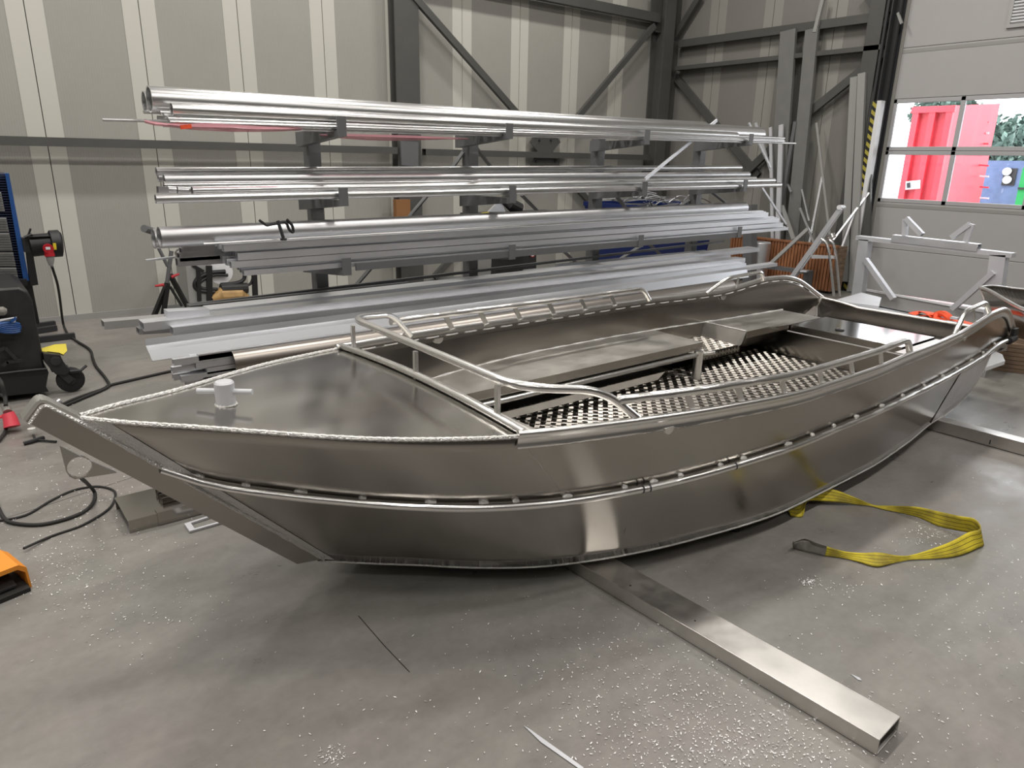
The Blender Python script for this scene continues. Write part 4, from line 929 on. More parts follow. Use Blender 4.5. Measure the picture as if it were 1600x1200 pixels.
part('base', MB().add([pd_(-.205, -.03, 0), pd_(-.015, -.03, 0), pd_(-.01, .16, 0), pd_(-.205, .16, 0), pd_(-.205, -.03, .018), pd_(-.015, -.03, .018), pd_(-.01, .16, .03), pd_(-.205, .16, .03)], [(3, 2, 1, 0), (4, 5, 6, 7), (0, 1, 5, 4), (1, 2, 6, 5), (2, 3, 7, 6), (3, 0, 4, 7)]), 'rubber', pd, smooth=0)
part('treadle', MB().add([pd_(-.17, .0, .028), pd_(-.05, .0, .028), pd_(-.05, .15, .085), pd_(-.17, .15, .085), pd_(-.17, .0, .036), pd_(-.05, .0, .036), pd_(-.05, .15, .095), pd_(-.17, .15, .095)], [(3, 2, 1, 0), (4, 5, 6, 7), (0, 1, 5, 4), (1, 2, 6, 5), (2, 3, 7, 6), (3, 0, 4, 7)]), 'machine_black', pd, smooth=0)
part('red_guard', MB().bar(pd_(-.135, .0, .04), pd_(-.135, .14, .10), .02, .004), 'red', pd, smooth=0)
# ---------------------------------------------------------------- cables on the floor
def cable(pts, r, label, m='rubber', n=6):
    return thing('cable', MB().tube(smoothpath([P(x, y, Z=z if z else r) for x, y, z in pts], n), r, 8), m, label, 'cable', smooth=60)
cable([(128, 748, .30), (138, 757, .1), (148, 770, 0), (146, 785, 0), (130, 800, 0), (100, 812, 0), (60, 820, 0), (20, 817, 0), (5, 808, 0), (-8, 780, 0)], .009, 'thick dark cable looping on the floor below the towing eye')
cable([(-5, 814, 0), (40, 805, 0), (80, 782, 0), (115, 766, 0), (150, 760, 0), (175, 765, 0), (180, 775, 0), (170, 795, 0), (130, 820, 0), (80, 838, 0), (37, 857, .02)], .006, 'thinner black cable curving over the floor to the orange pedal')
cable([(-6, 648, 0), (2, 660, 0)], .01, 'short stub of black cable at the left edge') if False else None
cable([(93, 634, 0), (120, 622, 0), (160, 608, 0), (172, 602, 0), (205, 594, 0), (262, 581, 0), (330, 566, 0)], .011, 'black cable running across the floor behind the bow')
cable([(92, 638, 0), (130, 622, 0), (165, 607, 0), (170, 600, 0), (163, 588, 0), (150, 572, 0), (145, 560, 0), (140, 546, 0), (120, 533, 0), (107, 523, 0), (100, 510, 0), (97, 495, .12), (94, 470, .32), (90, 445, .52), (84, 425, .68), (81, 416, .74)], .011, 'black supply cable hanging from the motor plug and winding over the floor')
# ---------------------------------------------------------------- red plug and cable ends at the left
rp = empty('power_plug', P(18, 660, Z=0), 'red industrial power plug lying on the floor at the left edge', 'plug')
a = P(2, 650, Z=.09); b = P(22, 668, Z=.04)
part('plug_body', MB().tube([P(12, 645, Z=.12), P(16, 655, Z=.08), P(19, 667, Z=.035)], .03, 14, rs=[.034, .04, .046]), 'bright_red', rp)
part('flap', MB().box(P(4, 651, Z=.10), (.05, .03, .012)), 'bright_red', rp, smooth=0)
part('grey_collar', MB().tube([P(9, 634, Z=.15), P(12, 644, Z=.12)], .026, 12), 'sling_grey', rp)
part('lead', MB().tube(smoothpath([P(9, 634, Z=.16), P(8, 620, Z=.2), P(3, 600, Z=.28), P(-3, 590, Z=.3)]), .012, 8), 'rubber', rp)
part('loop', MB().tube(smoothpath([P(-4, 616, Z=.15), P(6, 620, Z=.15), P(9, 635, Z=.1), P(11, 655, Z=.03), P(9, 672, Z=.02), P(-3, 690, Z=.012)]), .010, 8), 'rubber', rp)
# white-capped torch end behind the stem
tc_ = empty('welding_lead', P(60, 690, Z=0), 'black lead with a white end cap on the floor behind the stem head', 'lead')
part('white_cap', MB().lathe(P(50, 674, Z=.03), [(0, 0), (.022, 0), (.022, .02), (0, .024)], 14), 'pvc_white', tc_)
part('lead', MB().tube(smoothpath([P(52, 680, Z=.02), P(56, 686, Z=.015), P(66, 688, Z=.012), P(88, 690, Z=.01)]), .007, 8), 'rubber', tc_)
part('black_grip', MB().tube(smoothpath([P(37, 693, Z=.012), P(48, 690, Z=.014), P(60, 686, Z=.016), P(68, 684, Z=.012)]), .013, 8), 'black', tc_)
ce = P(87, 631, Z=.03); tag(part('cable_coupling', MB().tube([ce, ce + V(.03, .02, .01)], .018, 8), 'mill_alu', None, origin=tuple(ce)), 'small silver cable coupling behind the stem head', 'coupling')
# ================================================================== left: machine cart, blue radiator frame, motor
YC = 5.9
def C(x, y, Y=YC): return P(x, y, Y=Y)
mc = empty('machine_cart', (-.4, YC, 0), 'dark wheeled machine cart with rounded shoulders at the left edge', 'cart')
# body: rounded front silhouette extruded in depth
sil = [C(-60, 462), C(-60, 455), C(0, 451), C(30, 449), C(44, 456), C(51, 470), C(56, 500), C(64, 540), (C(70, 575)), C(72, 582), C(-60, 590)]
part('body', MB().poly(sil, .75, (0, 1, 0)), 'machine_black', mc, smooth=35, bevel=.015)
part('lower_skirt', MB().poly([C(-60, 590, YC - .02), C(74, 577, YC - .02), C(76, 582, YC - .02), C(72, 604, YC - .02), C(76, 612, YC - .02), C(-60, 626, YC - .02)], .78, (0, 1, 0)), 'black', mc, smooth=0)
part('skirt_trim', MB().tube([C(-60, 591, YC - .03), C(30, 580, YC - .03), C(73, 576, YC - .03)], .008, 6), 'machine_black', mc)
part('recess', MB().poly([C(-60, 505, YC - .012), C(26, 502, YC - .012), C(28, 528, YC - .012), C(-60, 532, YC - .012)], .01, (0, -1, 0)), 'black', mc, smooth=0)
part('blue_hose_coil', MB().tube(smoothpath([C(-20 + 18 * math.cos(a), 520 - 3 * a / 6.28 + 4 * math.sin(a), YC - .06 + .03 * math.cos(a)) + V(.12, 0, 0) for a in [k * .5 for k in range(38)]], 2), .011, 6), 'blue_frame', mc, label='coil of bright blue hose in the recess')
part('folded_leaflet', MB().poly([C(-10, 500, YC - .07), C(20, 497, YC - .07), C(26, 495, YC - .03), C(24, 503, YC - .05), C(-10, 505, YC - .07)], .004, (0, -1, 0)), 'white_paint', mc, smooth=0, label='white and blue folded leaflet')
part('leaflet_print', MB().bar(C(17, 502, YC - .078), C(25, 497, YC - .05), .005, .02), 'blue_frame', mc, smooth=0)
part('handle_grip', MB().tube([C(-30, 488, YC - .04), C(6, 486, YC - .04), C(11, 486, YC - .04)], .03, 12, rs=[.03, .03, .015]), 'sling_grey', mc, label='grey rounded grip')
part('bracket', MB().bar(C(-2, 548, YC - .04), C(8, 543, YC - .04), .02, .02).bar(C(8, 543, YC - .04), C(26, 562, YC - .04), .02, .02).bar(C(4, 572, YC - .04), C(12, 565, YC - .04), .02, .02).bar(C(10, 566, YC - .04), C(35, 563, YC - .04), .02, .02), 'machine_black', mc, smooth=0, label='angled bracket on the cart front')
ys_ = 5.86
arm = MB().poly([C(67, 552, ys_), C(94, 554, ys_), C(99, 565, ys_), C(110, 580, ys_), C(104, 587, ys_), C(88, 586, ys_), C(80, 578, ys_), C(70, 566, ys_)], .16, (0, 1, 0))
part('outrigger', arm, 'machine_black', mc, smooth=0, bevel=.006)
part('outrigger_cap', MB().lathe(C(87, 564, ys_ - .005) , [(.0, 0), (.034, 0), (.034, .004), (.028, .006), (0, .004)], 18, (0, -1, 0)), 'dark_steel', mc)
cw = P(111, 597, Y=5.92)
wh = part('caster_wheel', MB().lathe(V(cw.x, cw.y - .03, .095), [(.03, 0), (.075, 0), (.09, .008), (.093, .03), (.09, .052), (.075, .06), (.03, .06)], 24, (0, 1, 0)), 'rubber', mc)
part('hub', MB().lathe(V(cw.x, cw.y - .036, .095), [(0, 0), (.03, 0), (.03, .072), (0, .072)], 14, (0, 1, 0)), 'dark_steel', wh)
part('fork', MB().bar(V(cw.x - .07, cw.y - .045, .19), V(cw.x, cw.y - .045, .09), .008, .05, up=(1, 0, 0)).bar(V(cw.x - .07, cw.y + .045, .19), V(cw.x, cw.y + .045, .09), .008, .05, up=(1, 0, 0)).bb((cw.x - .11, cw.y - .05, .18), (cw.x, cw.y + .05, .195)), 'dark_steel', mc, smooth=0)
part('brake_pedal', MB().tube([V(cw.x, cw.y - .05, .17), V(cw.x + .07, cw.y - .05, .165), V(cw.x + .11, cw.y - .05, .195)], .010, 6), 'dark_steel', mc)
# yellow strap on the outrigger
ys = thing('folded_strap', MB().add([C(65, 544, 5.95), C(86, 538, 5.95), C(103, 537, 5.95), C(105, 548, 5.93), C(99, 554, 5.90), C(92, 551, 5.90), C(75, 549, 5.92), C(66, 551, 5.92), C(66, 548, 6.02), C(86, 542, 6.02), C(101, 541, 6.02), C(103, 551, 6.0), C(99, 556, 6.0), C(92, 553, 6.0), C(75, 552, 6.0), C(66, 554, 6.0)], [(0, 1, 2, 3, 4, 5, 6, 7), (15, 14, 13, 12, 11, 10, 9, 8)] + [(i, 8 + i, 8 + (i + 1) % 8, (i + 1) % 8) for i in range(8)]), 'yellow_tape', 'bright yellow folded strap lying on the outrigger of the dark cart', 'strap', smooth=60)
# dark forks behind the cart
for k, (a, b, h) in enumerate((((50, 510), (86, 505), .03), ((50, 518), (88, 512), .03), ((56, 531), (117, 524), .035))):
    A_ = P(*a, Z=.03); B2 = P(*b, Z=.03); thing('floor_bar', MB().bar(A_, B2, .05, .05), 'dark_steel', ['uppermost of three dark bars jutting out behind the cart', 'middle one of three dark bars jutting out behind the cart', 'longest and lowest of three dark bars behind the cart'][k], 'bar', smooth=0)
# blue radiator machine
YB = 6.75
bm_ = empty('blue_machine', (0, YB, 0), 'tall blue-framed machine with a louvred grille standing behind the dark cart', 'machine')
part('side_post', MB().poly([C(8, 271, YB), C(14, 271, YB), C(46, 440, YB), C(38, 444, YB), C(30, 400, YB)], .12, (0, 1, 0)), 'blue_frame', bm_, smooth=0, label='bright blue corner post')
part('back_panel', MB().poly([C(-80, 272, YB + .06), C(12, 272, YB + .06), C(44, 470, YB + .06), C(-80, 475, YB + .06)], .5, (0, 1, 0)), 'dark_blue', bm_, smooth=0)
part('base_frame', MB().bb((C(-60, 470, YB).x, YB + .1, 0), (C(40, 470, YB).x, YB + .5, C(0, 465, YB).z)), 'dark_blue', bm_, smooth=0)
part('lower_leg', MB().poly([C(36, 440, YB), C(49, 438, YB), C(62, 505, YB), C(54, 507, YB)], .1, (0, 1, 0)), 'black', bm_, smooth=0)
part('black_guard', MB().poly([C(42, 395, YB - .03), C(51, 392, YB - .03), C(60, 445, YB - .03), C(48, 447, YB - .03)], .1, (0, 1, 0)), 'black', bm_, smooth=0)
for k in range(42):
    y = 275 + k * 4; xr = 9 + (y - 272) * .185
    gap = 304 < y < 330 or y > 342
    part('louvre', MB().bar(C(-60, y, YB + .03), C(xr, y, YB + .03), .03, .007), 'blue_frame' if False else 'dark_blue', bm_, smooth=0)
for (ya, yb2, xl) in ((300, 330, 1), (340, 362, 6), (364, 392, 8), (394, 416, 10), (418, 438, 12)):
    xr = (ya - 272) * .20
    part('grille_panel', MB().poly([C(-60, ya, YB + .01), C(xr - 4, ya, YB + .01), C(xr + (yb2 - ya) * .2 - 4, yb2, YB + .01), C(-60, yb2, YB + .01)], .006, (0, 1, 0)), 'cool_grey', bm_, smooth=0)
    for y in range(ya + 3, yb2, 4): part('grille_wire', MB().bar(C(-60, y, YB - .0), C(xr - 4 + (y - ya) * .2, y, YB - .0), .006, .004), 'black', bm_, smooth=0)
part('bottom_bar', MB().bar(C(-60, 444, YB - .05), C(42, 441, YB - .05), .05, .05), 'black', bm_, smooth=0)
mo = part('motor', MB().tube([C(47, 384, YB - .02), C(78, 381, YB - .02), C(80, 381, YB - .02), C(94, 380, YB - .02), C(97, 380, YB - .02)], .1, 18, rs=[.085, .085, .105, .105, .08]), 'black', bm_, smooth=40, label='round black electric motor')
part('motor_cover', MB().bb(C(45, 371, YB - .10), C(78, 366, YB + .05)), 'machine_black', mo, smooth=0)
part('yellow_sticker', MB().bar(C(83, 385, YB - .135), C(88, 385, YB - .135), .004, .05), 'yellow_tape', mo, smooth=0)
part('motor_mount', MB().bb(C(34, 372, YB - .02), C(46, 392, YB + .06)), 'dark_steel', bm_, smooth=0)
part('lever', MB().tube([C(44, 368, YB - .05), C(48, 357, YB - .05)], .008, 6).tube([C(38, 371, YB - .05), C(50, 366, YB - .05)], .012, 6), 'black', bm_)
pl = part('red_plug', MB().lathe(C(75, 388, YB - .14), [(0, 0), (.036, 0), (.036, .03), (0, .03)], 16, (0, -1, 0)).tube([C(76, 390, YB - .14), C(78, 400, YB - .14)], .034, 12, rs=[.03, .036]), 'red', bm_, label='dark red round plug socket')
part('white_label', MB().box(C(75, 388, YB - .172), (.03, .003, .02)), 'white_paint', pl, smooth=0)
part('grey_plug_end', MB().tube([C(78, 400, YB - .14), C(79, 407, YB - .14), C(80, 415, YB - .14)], .03, 12, rs=[.03, .026, .014]), 'cool_grey', pl)
# ================================================================== behind the rack
def stand(px, ptop, Yp, foot, label, names=('steel tripod stand',)):
    pass
# roller stand under the left end of the pipes
YT = 7.7
rs_ = empty('roller_stand', (C(262, 487, YT).x, YT, 0), 'black tripod roller stand with red knobs behind the left end of the rack', 'stand')
def T(x, y, dy=0): return P(x, y, Y=YT + dy)
ft = [P(238, 505, Z=.01), P(254, 507, Z=.01), P(298, 484, Z=.01)]
part('leg', MB().bar(T(262, 442), P(238, 500, Z=.0), .04, .04), 'black', rs_, smooth=0)
part('leg', MB().bar(T(262, 442), P(254, 502, Z=.0), .04, .04), 'black', rs_, smooth=0)
part('leg', MB().bar(T(266, 430, .03), P(300, 492, Z=.0), .04, .04), 'black', rs_, smooth=0)
part('leg', MB().bar(T(266, 448, .03), P(284, 478, Y=YT + .08), .02, .02), 'black', rs_, smooth=0)
part('post', MB().tube([T(261, 442), T(268, 392)], .02, 10), 'rack_steel', rs_)
part('cross_post', MB().tube([T(262, 416), T(247, 386)], .017, 10), 'rack_steel', rs_)
part('roller', MB().tube([T(225, 357, -.2), T(250, 365, 0)], .035, 12), 'rack_steel', rs_)
part('knob', MB().tube([T(268, 433, -.05), T(280, 428, -.05)], .014, 8, rs=[.016, .009]), 'red', rs_)
part('knob', MB().tube([T(256, 445, -.05), T(242, 447, -.05)], .014, 8, rs=[.016, .009]), 'red', rs_)
thing('flat_offcut', MB().bar(P(228, 407, Y=4.9), P(278, 401, Y=4.9), .04, .01), 'white_alu', 'thin pale flat bar sticking out left below the dull pipes', 'offcut', smooth=0)
thing('hook_clamp', MB().tube(smoothpath([P(276, 402, Y=4.88), P(275, 394, Y=4.88), P(281, 390, Y=4.88), P(293, 390, Y=4.88), P(294, 393, Y=4.88), P(282, 394, Y=4.88)]), .008, 8), 'tube_alu', 'small bright bent hook at the left end of the third tier', 'hook', smooth=60)
# hose machine behind: column plate, hoses, tan base
YH = 8.05
hm = empty('hose_machine', (P(360, 460, Y=YH).x, YH, 0), 'machine with looping black hoses, a white disc and a tan cover behind the rack', 'machine')
def Hh(x, y, dy=0): return P(x, y, Y=YH + dy)
part('grey_cabinet', MB().poly([Hh(290, 412), Hh(330, 410), Hh(334, 496), Hh(299, 500)], .4, (0, 1, 0)), 'cool_grey', hm, smooth=0)
part('hose', MB().tube(smoothpath([Hh(352, 424), Hh(330, 426), Hh(310, 434), Hh(304, 446), Hh(312, 454), Hh(335, 456)]), .022, 8), 'black', hm)
part('hose', MB().tube(smoothpath([Hh(356, 430), Hh(334, 430), Hh(316, 438), Hh(311, 446), Hh(318, 451), Hh(340, 452)]), .018, 8), 'black', hm)
part('hose', MB().tube(smoothpath([Hh(383, 422), Hh(381, 436), Hh(370, 442), Hh(345, 445)]), .022, 8), 'black', hm)
part('hose', MB().tube(smoothpath([Hh(396, 420), Hh(394, 438), Hh(385, 446), Hh(350, 447)]), .016, 8), 'black', hm)
part('mast', MB().bar(Hh(326, 415), Hh(327, 470), .06, .05).bar(Hh(309, 420), Hh(311, 470), .04, .05), 'black', hm, smooth=0)
part('frame', MB().bar(Hh(397, 425), Hh(399, 465), .05, .05).bar(Hh(318, 424), Hh(300, 414), .03, .03), 'black', hm, smooth=0)
part('white_disc', MB().lathe(Hh(344, 425, .05), [(0, 0), (.13, 0), (.13, .02), (0, .02)], 24, (0, -1, 0)), 'white_paint', hm)
part('tan_cover', MB().tube([Hh(332, 468), Hh(345, 462), Hh(375, 461), Hh(388, 468)], .09, 12, rs=[.04, .09, .09, .04]), 'tan_plastic', hm)
part('dark_tank', MB().tube([Hh(345, 452), Hh(386, 450)], .06, 12), 'machine_black', hm)
# brown painted post piece on the column
thing('brown_column_wrap', MB().bb((P(617, 330, Y=WY - .22).x, WY - .26, P(617, 347, Y=WY - .26).z - .5), (P(639, 330, Y=WY - .22).x, WY - .18, P(617, 312, Y=WY - .22).z)), 'brown_paint', 'brown cardboard edge protector tied beside the wide column', 'protector', smooth=0)
# drill/mitre stand behind rack
YM = 6.9
ms = empty('mitre_saw', (P(805, 330, Y=YM).x, YM, 0), 'dark mitre saw on a stand seen between the second and third tier', 'saw')
def Mm(x, y, dy=0): return P(x, y, Y=YM + dy)
part('blade_guard', MB().poly([Mm(764, 331), Mm(781, 314), Mm(784, 314), Mm(790, 331)], .04, (0, 1, 0)), 'mill_alu', ms, smooth=0)
part('motor', MB().tube([Mm(796, 318), Mm(812, 326)], .07, 12), 'machine_black', ms)
part('arm', MB().tube([Mm(786, 316), Mm(800, 330), Mm(818, 332)], .025, 8), 'black', ms)
part('red_tip', MB().box(Mm(782, 314, -.03), (.04, .03, .03)), 'red', ms, smooth=0)
part('table', MB().bb(Mm(750, 336, -.2), Mm(850, 332, .2)), 'dark_steel', ms, smooth=0)
part('cabinet', MB().poly([Mm(778, 400), Mm(818, 398), Mm(818, 470), Mm(770, 474)], .5, (0, 1, 0)), 'black', ms, smooth=0)
part('side_panel', MB().poly([Mm(818, 396), Mm(838, 395), Mm(838, 466), Mm(818, 468)], .5, (0, 1, 0)), 'machine_black', ms, smooth=0)
part('stand_column', MB().bar(Mm(800, 336), Mm(800, 402), .12, .12), 'dark_steel', ms, smooth=0)
part('round_sign', MB().lathe(Mm(832, 397, -.02), [(0, 0), (.04, 0), (.04, .006), (0, .006)], 20, (0, -1, 0)), 'red', ms, label='round red-rimmed sign')
part('round_sign_face', MB().lathe(Mm(832, 397, -.028), [(0, 0), (.028, 0), (.028, .004), (0, .004)], 20, (0, -1, 0)), 'white_paint', ms)
part('yellow_switch', MB().bar(Mm(753, 334, -.1), Mm(763, 333, -.1), .03, .02), 'yellow_tape', ms, smooth=0)
yl = 6.4
thing('panel_stack', MB().poly([P(744, 405, Y=yl), P(768, 403, Y=yl), P(764, 500, Y=yl), P(744, 502, Y=yl)], .3, (0, 1, 0)), 'cool_grey', 'grey upright panel standing behind the third rack bay', 'panel', smooth=0)
# blue skip with scraps
BS = empty('blue_skip', (8.6, 6.9, 0), 'dark blue scrap skip heaped with aluminium offcuts behind the rack', 'skip')
bx0, bx1, by0, by1, bz0, bz1 = 7.35, 8.75, 6.35, 7.6, 0.0, 1.12
pts_b = [V(bx0, by0, bz1), V(bx1, by0, bz1), V(bx1, by1, bz1), V(bx0, by1, bz1)]; ins = .12
low = [V(bx0 + ins, by0 + ins, 0), V(bx1 - ins, by0 + ins, 0), V(bx1 - ins, by1 - ins, 0), V(bx0 + ins, by1 - ins, 0)]
mb = MB(); mb.v = pts_b + low; mb.f = [(k, (k + 1) % 4, 4 + (k + 1) % 4, 4 + k) for k in range(4)] + [(4, 5, 6, 7)]
part('shell', mb, 'navy', BS, solid=.01, smooth=0)
part('rim', MB().sweep([(-.025, -.04), (.025, -.04), (.025, .02), (-.025, .02)], pts_b, ring=True), 'navy', BS, smooth=0)
part('fill_plate', MB().bb((bx0 + .03, by0 + .03, bz1 - .12), (bx1 - .03, by1 - .03, bz1 - .10)), 'dark_steel', BS, smooth=0)
random.seed(21)
for k in range(34):
    c = V(random.uniform(bx0 + .2, bx1 - .1), random.uniform(by0 + .1, by1 - .2), bz1 - .06 + random.uniform(0, .16)); a = random.uniform(-.7, .9); L = random.uniform(.25, .7)
    d = V(math.cos(a), math.sin(a) * .5, random.uniform(-.25, .3)) * L / 2
    mb = MB(); 
    if k % 3: mb.bar(c - d, c + d, random.choice((.02, .04, .06)), random.choice((.004, .02)))
    else: mb.tube(smoothpath([c - d, c + V(0, 0, .05), c + d], 4), .008, 6)
    thing('scrap_offcut', mb, random.choice(('mill_alu', 'white_alu', 'dark_pipe')), 'aluminium offcut in the heap on the blue skip', 'offcut', 'offcuts heaped on the blue skip', smooth=0)
# dark cabinet and silver drum right of skip
gp_ = [P(1142, 385, X=9.3)]
thing('grey_box_post', MB().bar(P(1172, 320, X=9.0), V(P(1172, 440, X=9.0).x, P(1172, 440, X=9.0).y, 0), .14, .14, up=(0, 1, 0)), 'rack_steel', 'grey steel post behind the right end of the rack', 'post', smooth=0)
dc = P(1183, 420, X=9.25); thing('steel_drum', MB().lathe(V(dc.x, dc.y, .0), [(0, 0), (.15, 0), (.15, .62), (.14, .63), (0, .63)], 24), 'mill_alu', 'silver round drum in front of the slatted crate', 'drum', smooth=40)
# ================================================================== slatted wooden crate with offcuts
XC = 9.5
cr = empty('slatted_crate', (XC + .3, 5.5, 0), 'reddish-brown crate of narrow vertical slats in the corner behind the ladder', 'crate')
cz1 = .64
yA, yB3 = 4.90, 6.55
k = 0; y = yA
while y < yB3:
    part('slat', MB().bb((XC - .02, y, .04), (XC, y + .034, cz1)), 'slat_wood', cr, smooth=0); y += .047
y = XC + .0
part('frame_rail', MB().bb((XC + .001, yA, cz1 - .07), (XC + .03, yB3, cz1 - .01)).bb((XC + .001, yA, .06), (XC + .03, yB3, .12)).bb((XC + .001, yA, .04), (XC + .28, yA + .03, cz1)).bb((XC + .25, yA, .04), (XC + .28, yB3, cz1)).bb((XC, yB3, .04), (XC + .28, yB3 + .03, cz1)), 'pallet_wood', cr, smooth=0)
part('top_cap', MB().bb((XC - .03, yA - .01, cz1), (XC + .05, yB3, cz1 + .025)), 'slat_wood', cr, smooth=0)
part('contents', MB().bb((XC + .03, yA + .03, .3), (XC + .25, yB3, .5)), 'dark_steel', cr, smooth=0)
thing('step_bench', MB().bb((XC - .35, 5.05, .28), (XC - .25, 6.0, .33)).bb((XC - .35, 5.05, .0), (XC - .25, 5.13, .28)).bb((XC - .35, 5.92, .0), (XC - .25, 6.0, .28)), 'rack_steel', 'low grey steel trestle standing in front of the slatted crate', 'trestle', smooth=0)
# leaning offcuts out of the crate
def lean(a, b, Xa, Xb, w, d, m, label, cat='offcut', group=None, name='leaning_offcut'):
    A_ = P(*a, X=Xa); B2 = P(*b, X=Xb)
    return thing(name, MB().bar(A_, B2, w, d, up=(1, 0, 0)), m, label, cat, group, smooth=0)
lean((1285, 276), (1262, 395), 9.95, 9.7, .03, .02, 'mill_alu', 'tall thin bright rod leaning out of the crate toward the left wall panel')
lean((1276, 192), (1297, 370), 10.0, 9.75, .03, .02, 'cool_grey', 'long grey rod leaning against the wall behind the ladder')
lean((1358, 301), (1302, 375), 10.0, 9.7, .025, .015, 'mill_alu', 'slim bright rod slanting from the crate up to the door track')
lean((1350, 292), (1316, 385), 10.0, 9.75, .025, .015, 'mill_alu', 'slim dull rod just behind the one slanting to the door track')
lean((1250, 325), (1273, 382), 9.8, 9.7, .03, .015, 'mill_alu', 'short bright strip leaning in the crate, left of the crossed pair')
lean((1253, 296), (1264, 345), 9.9, 9.75, .02, .015, 'mill_alu', 'narrow upright strip above the crate')
lean((1222, 322), (1240, 374), 9.75, 9.6, .05, .03, 'cool_grey', 'grey square bar end resting on the crate at its left')
lean((1262, 358), (1204, 412), 9.3, 9.1, .045, .045, 'cool_grey', 'grey tube slanting down across the slatted crate to the left')
lean((1231, 288), (1236, 300), 9.9, 9.85, .03, .01, 'mill_alu', 'tiny bright strip end above the crate')
lean((1204, 199), (1207, 378), 9.9, 9.6, .045, .02, 'white_alu', 'narrow pale upright bar behind the right end of the rack')
lean((1221, 195), (1215, 378), 9.9, 9.6, .07, .03, 'white_alu', 'wider pale upright bar behind the right end of the rack')
lean((1181, 192), (1205, 268), 10.0, 9.9, .04, .02, 'white_alu', 'bright channel leaning in the corner above the rack end')
# big leaning channels and panels against the right wall
def leanch(a, b, w, label, m='frame_steel', X0=10.0, X1=9.86, d=.05):
    A_ = P(*a, X=X0); B2 = P(*b, X=X1)
    t = (B2 - A_).normalized(); prof = [(-w / 2, 0), (w / 2, 0), (w / 2, d), (w / 2 - .006, d), (w / 2 - .006, .006), (-w / 2 + .006, .006), (-w / 2 + .006, d), (-w / 2, d)]
    return thing('leaning_channel', MB().sweep(prof, [A_, B2], up=(1, 0, 0)), m, label, 'channel', smooth=0)
leanch((1231, 47), (1208, 400), .24, 'wide grey channel with a torn edge leaning on the right-hand wall, left one', 'channel_grey')
leanch((1268, 45), (1234, 400), .19, 'wide grey channel leaning on the right-hand wall, right one', 'channel_grey')
leanch((1242, 190), (1218, 330), .05, 'slim grey bar leaning between the two wide channels', 'rack_steel', 9.93, 9.82)
leanch((1286, -6), (1272, 50), .05, 'slim pale rail rising above the right wide channel', 'cool_grey', 10.02, 9.99)
leanch((1334, 120), (1318, 440), .10, 'pale grey channel leaning beside the door guard, left one', 'cool_grey', 10.0, 9.9)
leanch((1346, 114), (1331, 455), .10, 'pale grey channel leaning beside the door guard, right one', 'cool_grey', 9.96, 9.86)
leanch((1356, 122), (1350, 380), .14, 'dark grey sheet strip standing in the gap beside the door guard', 'frame_steel', 10.02, 9.98)
# ================================================================== step ladder
XL = 8.9
ld = empty('step_ladder', (XL, 4.8, 0), 'aluminium step ladder with a platform standing before the slatted crate', 'ladder')
def Q(x, y, dx=0): return P(x, y, X=XL + dx)
def legto(px, py, X): return P(px, py, X=X)
for dx, off in ((0, 0), (.34, 7)):
    t = Q(1313 + off * .3, 326, dx); b = Q(1234 + off, 452, dx)
    e = t + (b - t) * 1.25; e.z = max(e.z, .01)
    part('front_rail', MB().bar(t, e, .022, .06, up=(0, 1, 0)), 'white_alu', ld, smooth=0)
for dx, off in ((0, 0), (.34, 10)):
    pts_ = [Q(1284 + off, 373, dx), Q(1291 + off, 378, dx), Q(1296 + off, 395, dx), Q(1303 + off * .9, 463, dx)]
    part('rear_leg', MB().tube(fillet(pts_, .06, 4), .017, 8), 'tube_alu', ld)
part('platform', MB().add([Q(1268, 399), Q(1302, 399), Q(1304, 400, .34), Q(1272, 398, .34), Q(1268, 404), Q(1302, 404), Q(1304, 405, .34), Q(1272, 403, .34)], [(0, 1, 2, 3), (7, 6, 5, 4), (0, 4, 5, 1), (1, 5, 6, 2), (2, 6, 7, 3), (3, 7, 4, 0)]), 'white_alu', ld, smooth=0)
part('step', MB().bar(Q(1255, 424), Q(1260, 423, .34), .08, .02), 'white_alu', ld, smooth=0)
part('step', MB().bar(Q(1240, 447), Q(1247, 446, .34), .08, .02), 'white_alu', ld, smooth=0)
part('top_cap', MB().tube([Q(1311, 324, -.02), Q(1318, 324, .36)], .03, 8), 'white_paint', ld)
part('tray', MB().tube([Q(1298, 366, .1), Q(1300, 372, .1)], .05, 12), 'tube_alu', ld)
# ================================================================== platform with the aluminium trestle frame
XT = 8.3
tb = empty('sheet_platform', (7.7, 3.6, 0), 'low pale platform of aluminium sheet beyond the stern of the boat', 'platform')
pz = .30
tq = [P(1278, 474, Z=pz), P(1340, 471, Z=pz), P(1580, 520, Z=pz), P(1560, 540, Z=pz)]
part('top_sheet', MB().poly([tq[0], tq[3], tq[2], tq[1]], .02, (0, 0, -1)), 'white_alu', tb, smooth=0)
part('side_skirt', MB().poly([V(p.x, p.y, 0) + (sum(tq, V(0, 0, 0)) / 4 - V(p.x, p.y, pz)) * .06 for p in tq], pz - .03, (0, 0, 1)), 'cool_grey', tb, smooth=0)
part('folded_plate', MB().poly([P(1300, 477, Z=pz + .01), P(1372, 486, Z=pz + .01), P(1376, 472, Z=pz + .01), P(1345, 464, Z=pz + .01)], .05, (0, 0, 1)), 'white_alu', tb, smooth=0)
fr = empty('trestle_frame', (XT, 3.2, 0), 'white aluminium trestle frame with two peaked brackets on its top bar', 'trestle')
def G_(x, y, dx=0): return P(x, y, X=XT + dx)
part('top_bar', MB().bar(G_(1341, 371), G_(1584, 399), .12, .045), 'white_alu', fr, smooth=0)
part('box_beam', MB().rect_tube(G_(1396, 372, -.02), G_(1530, 387, -.02), .10, .075, .004), 'mill_alu', fr, smooth=0)
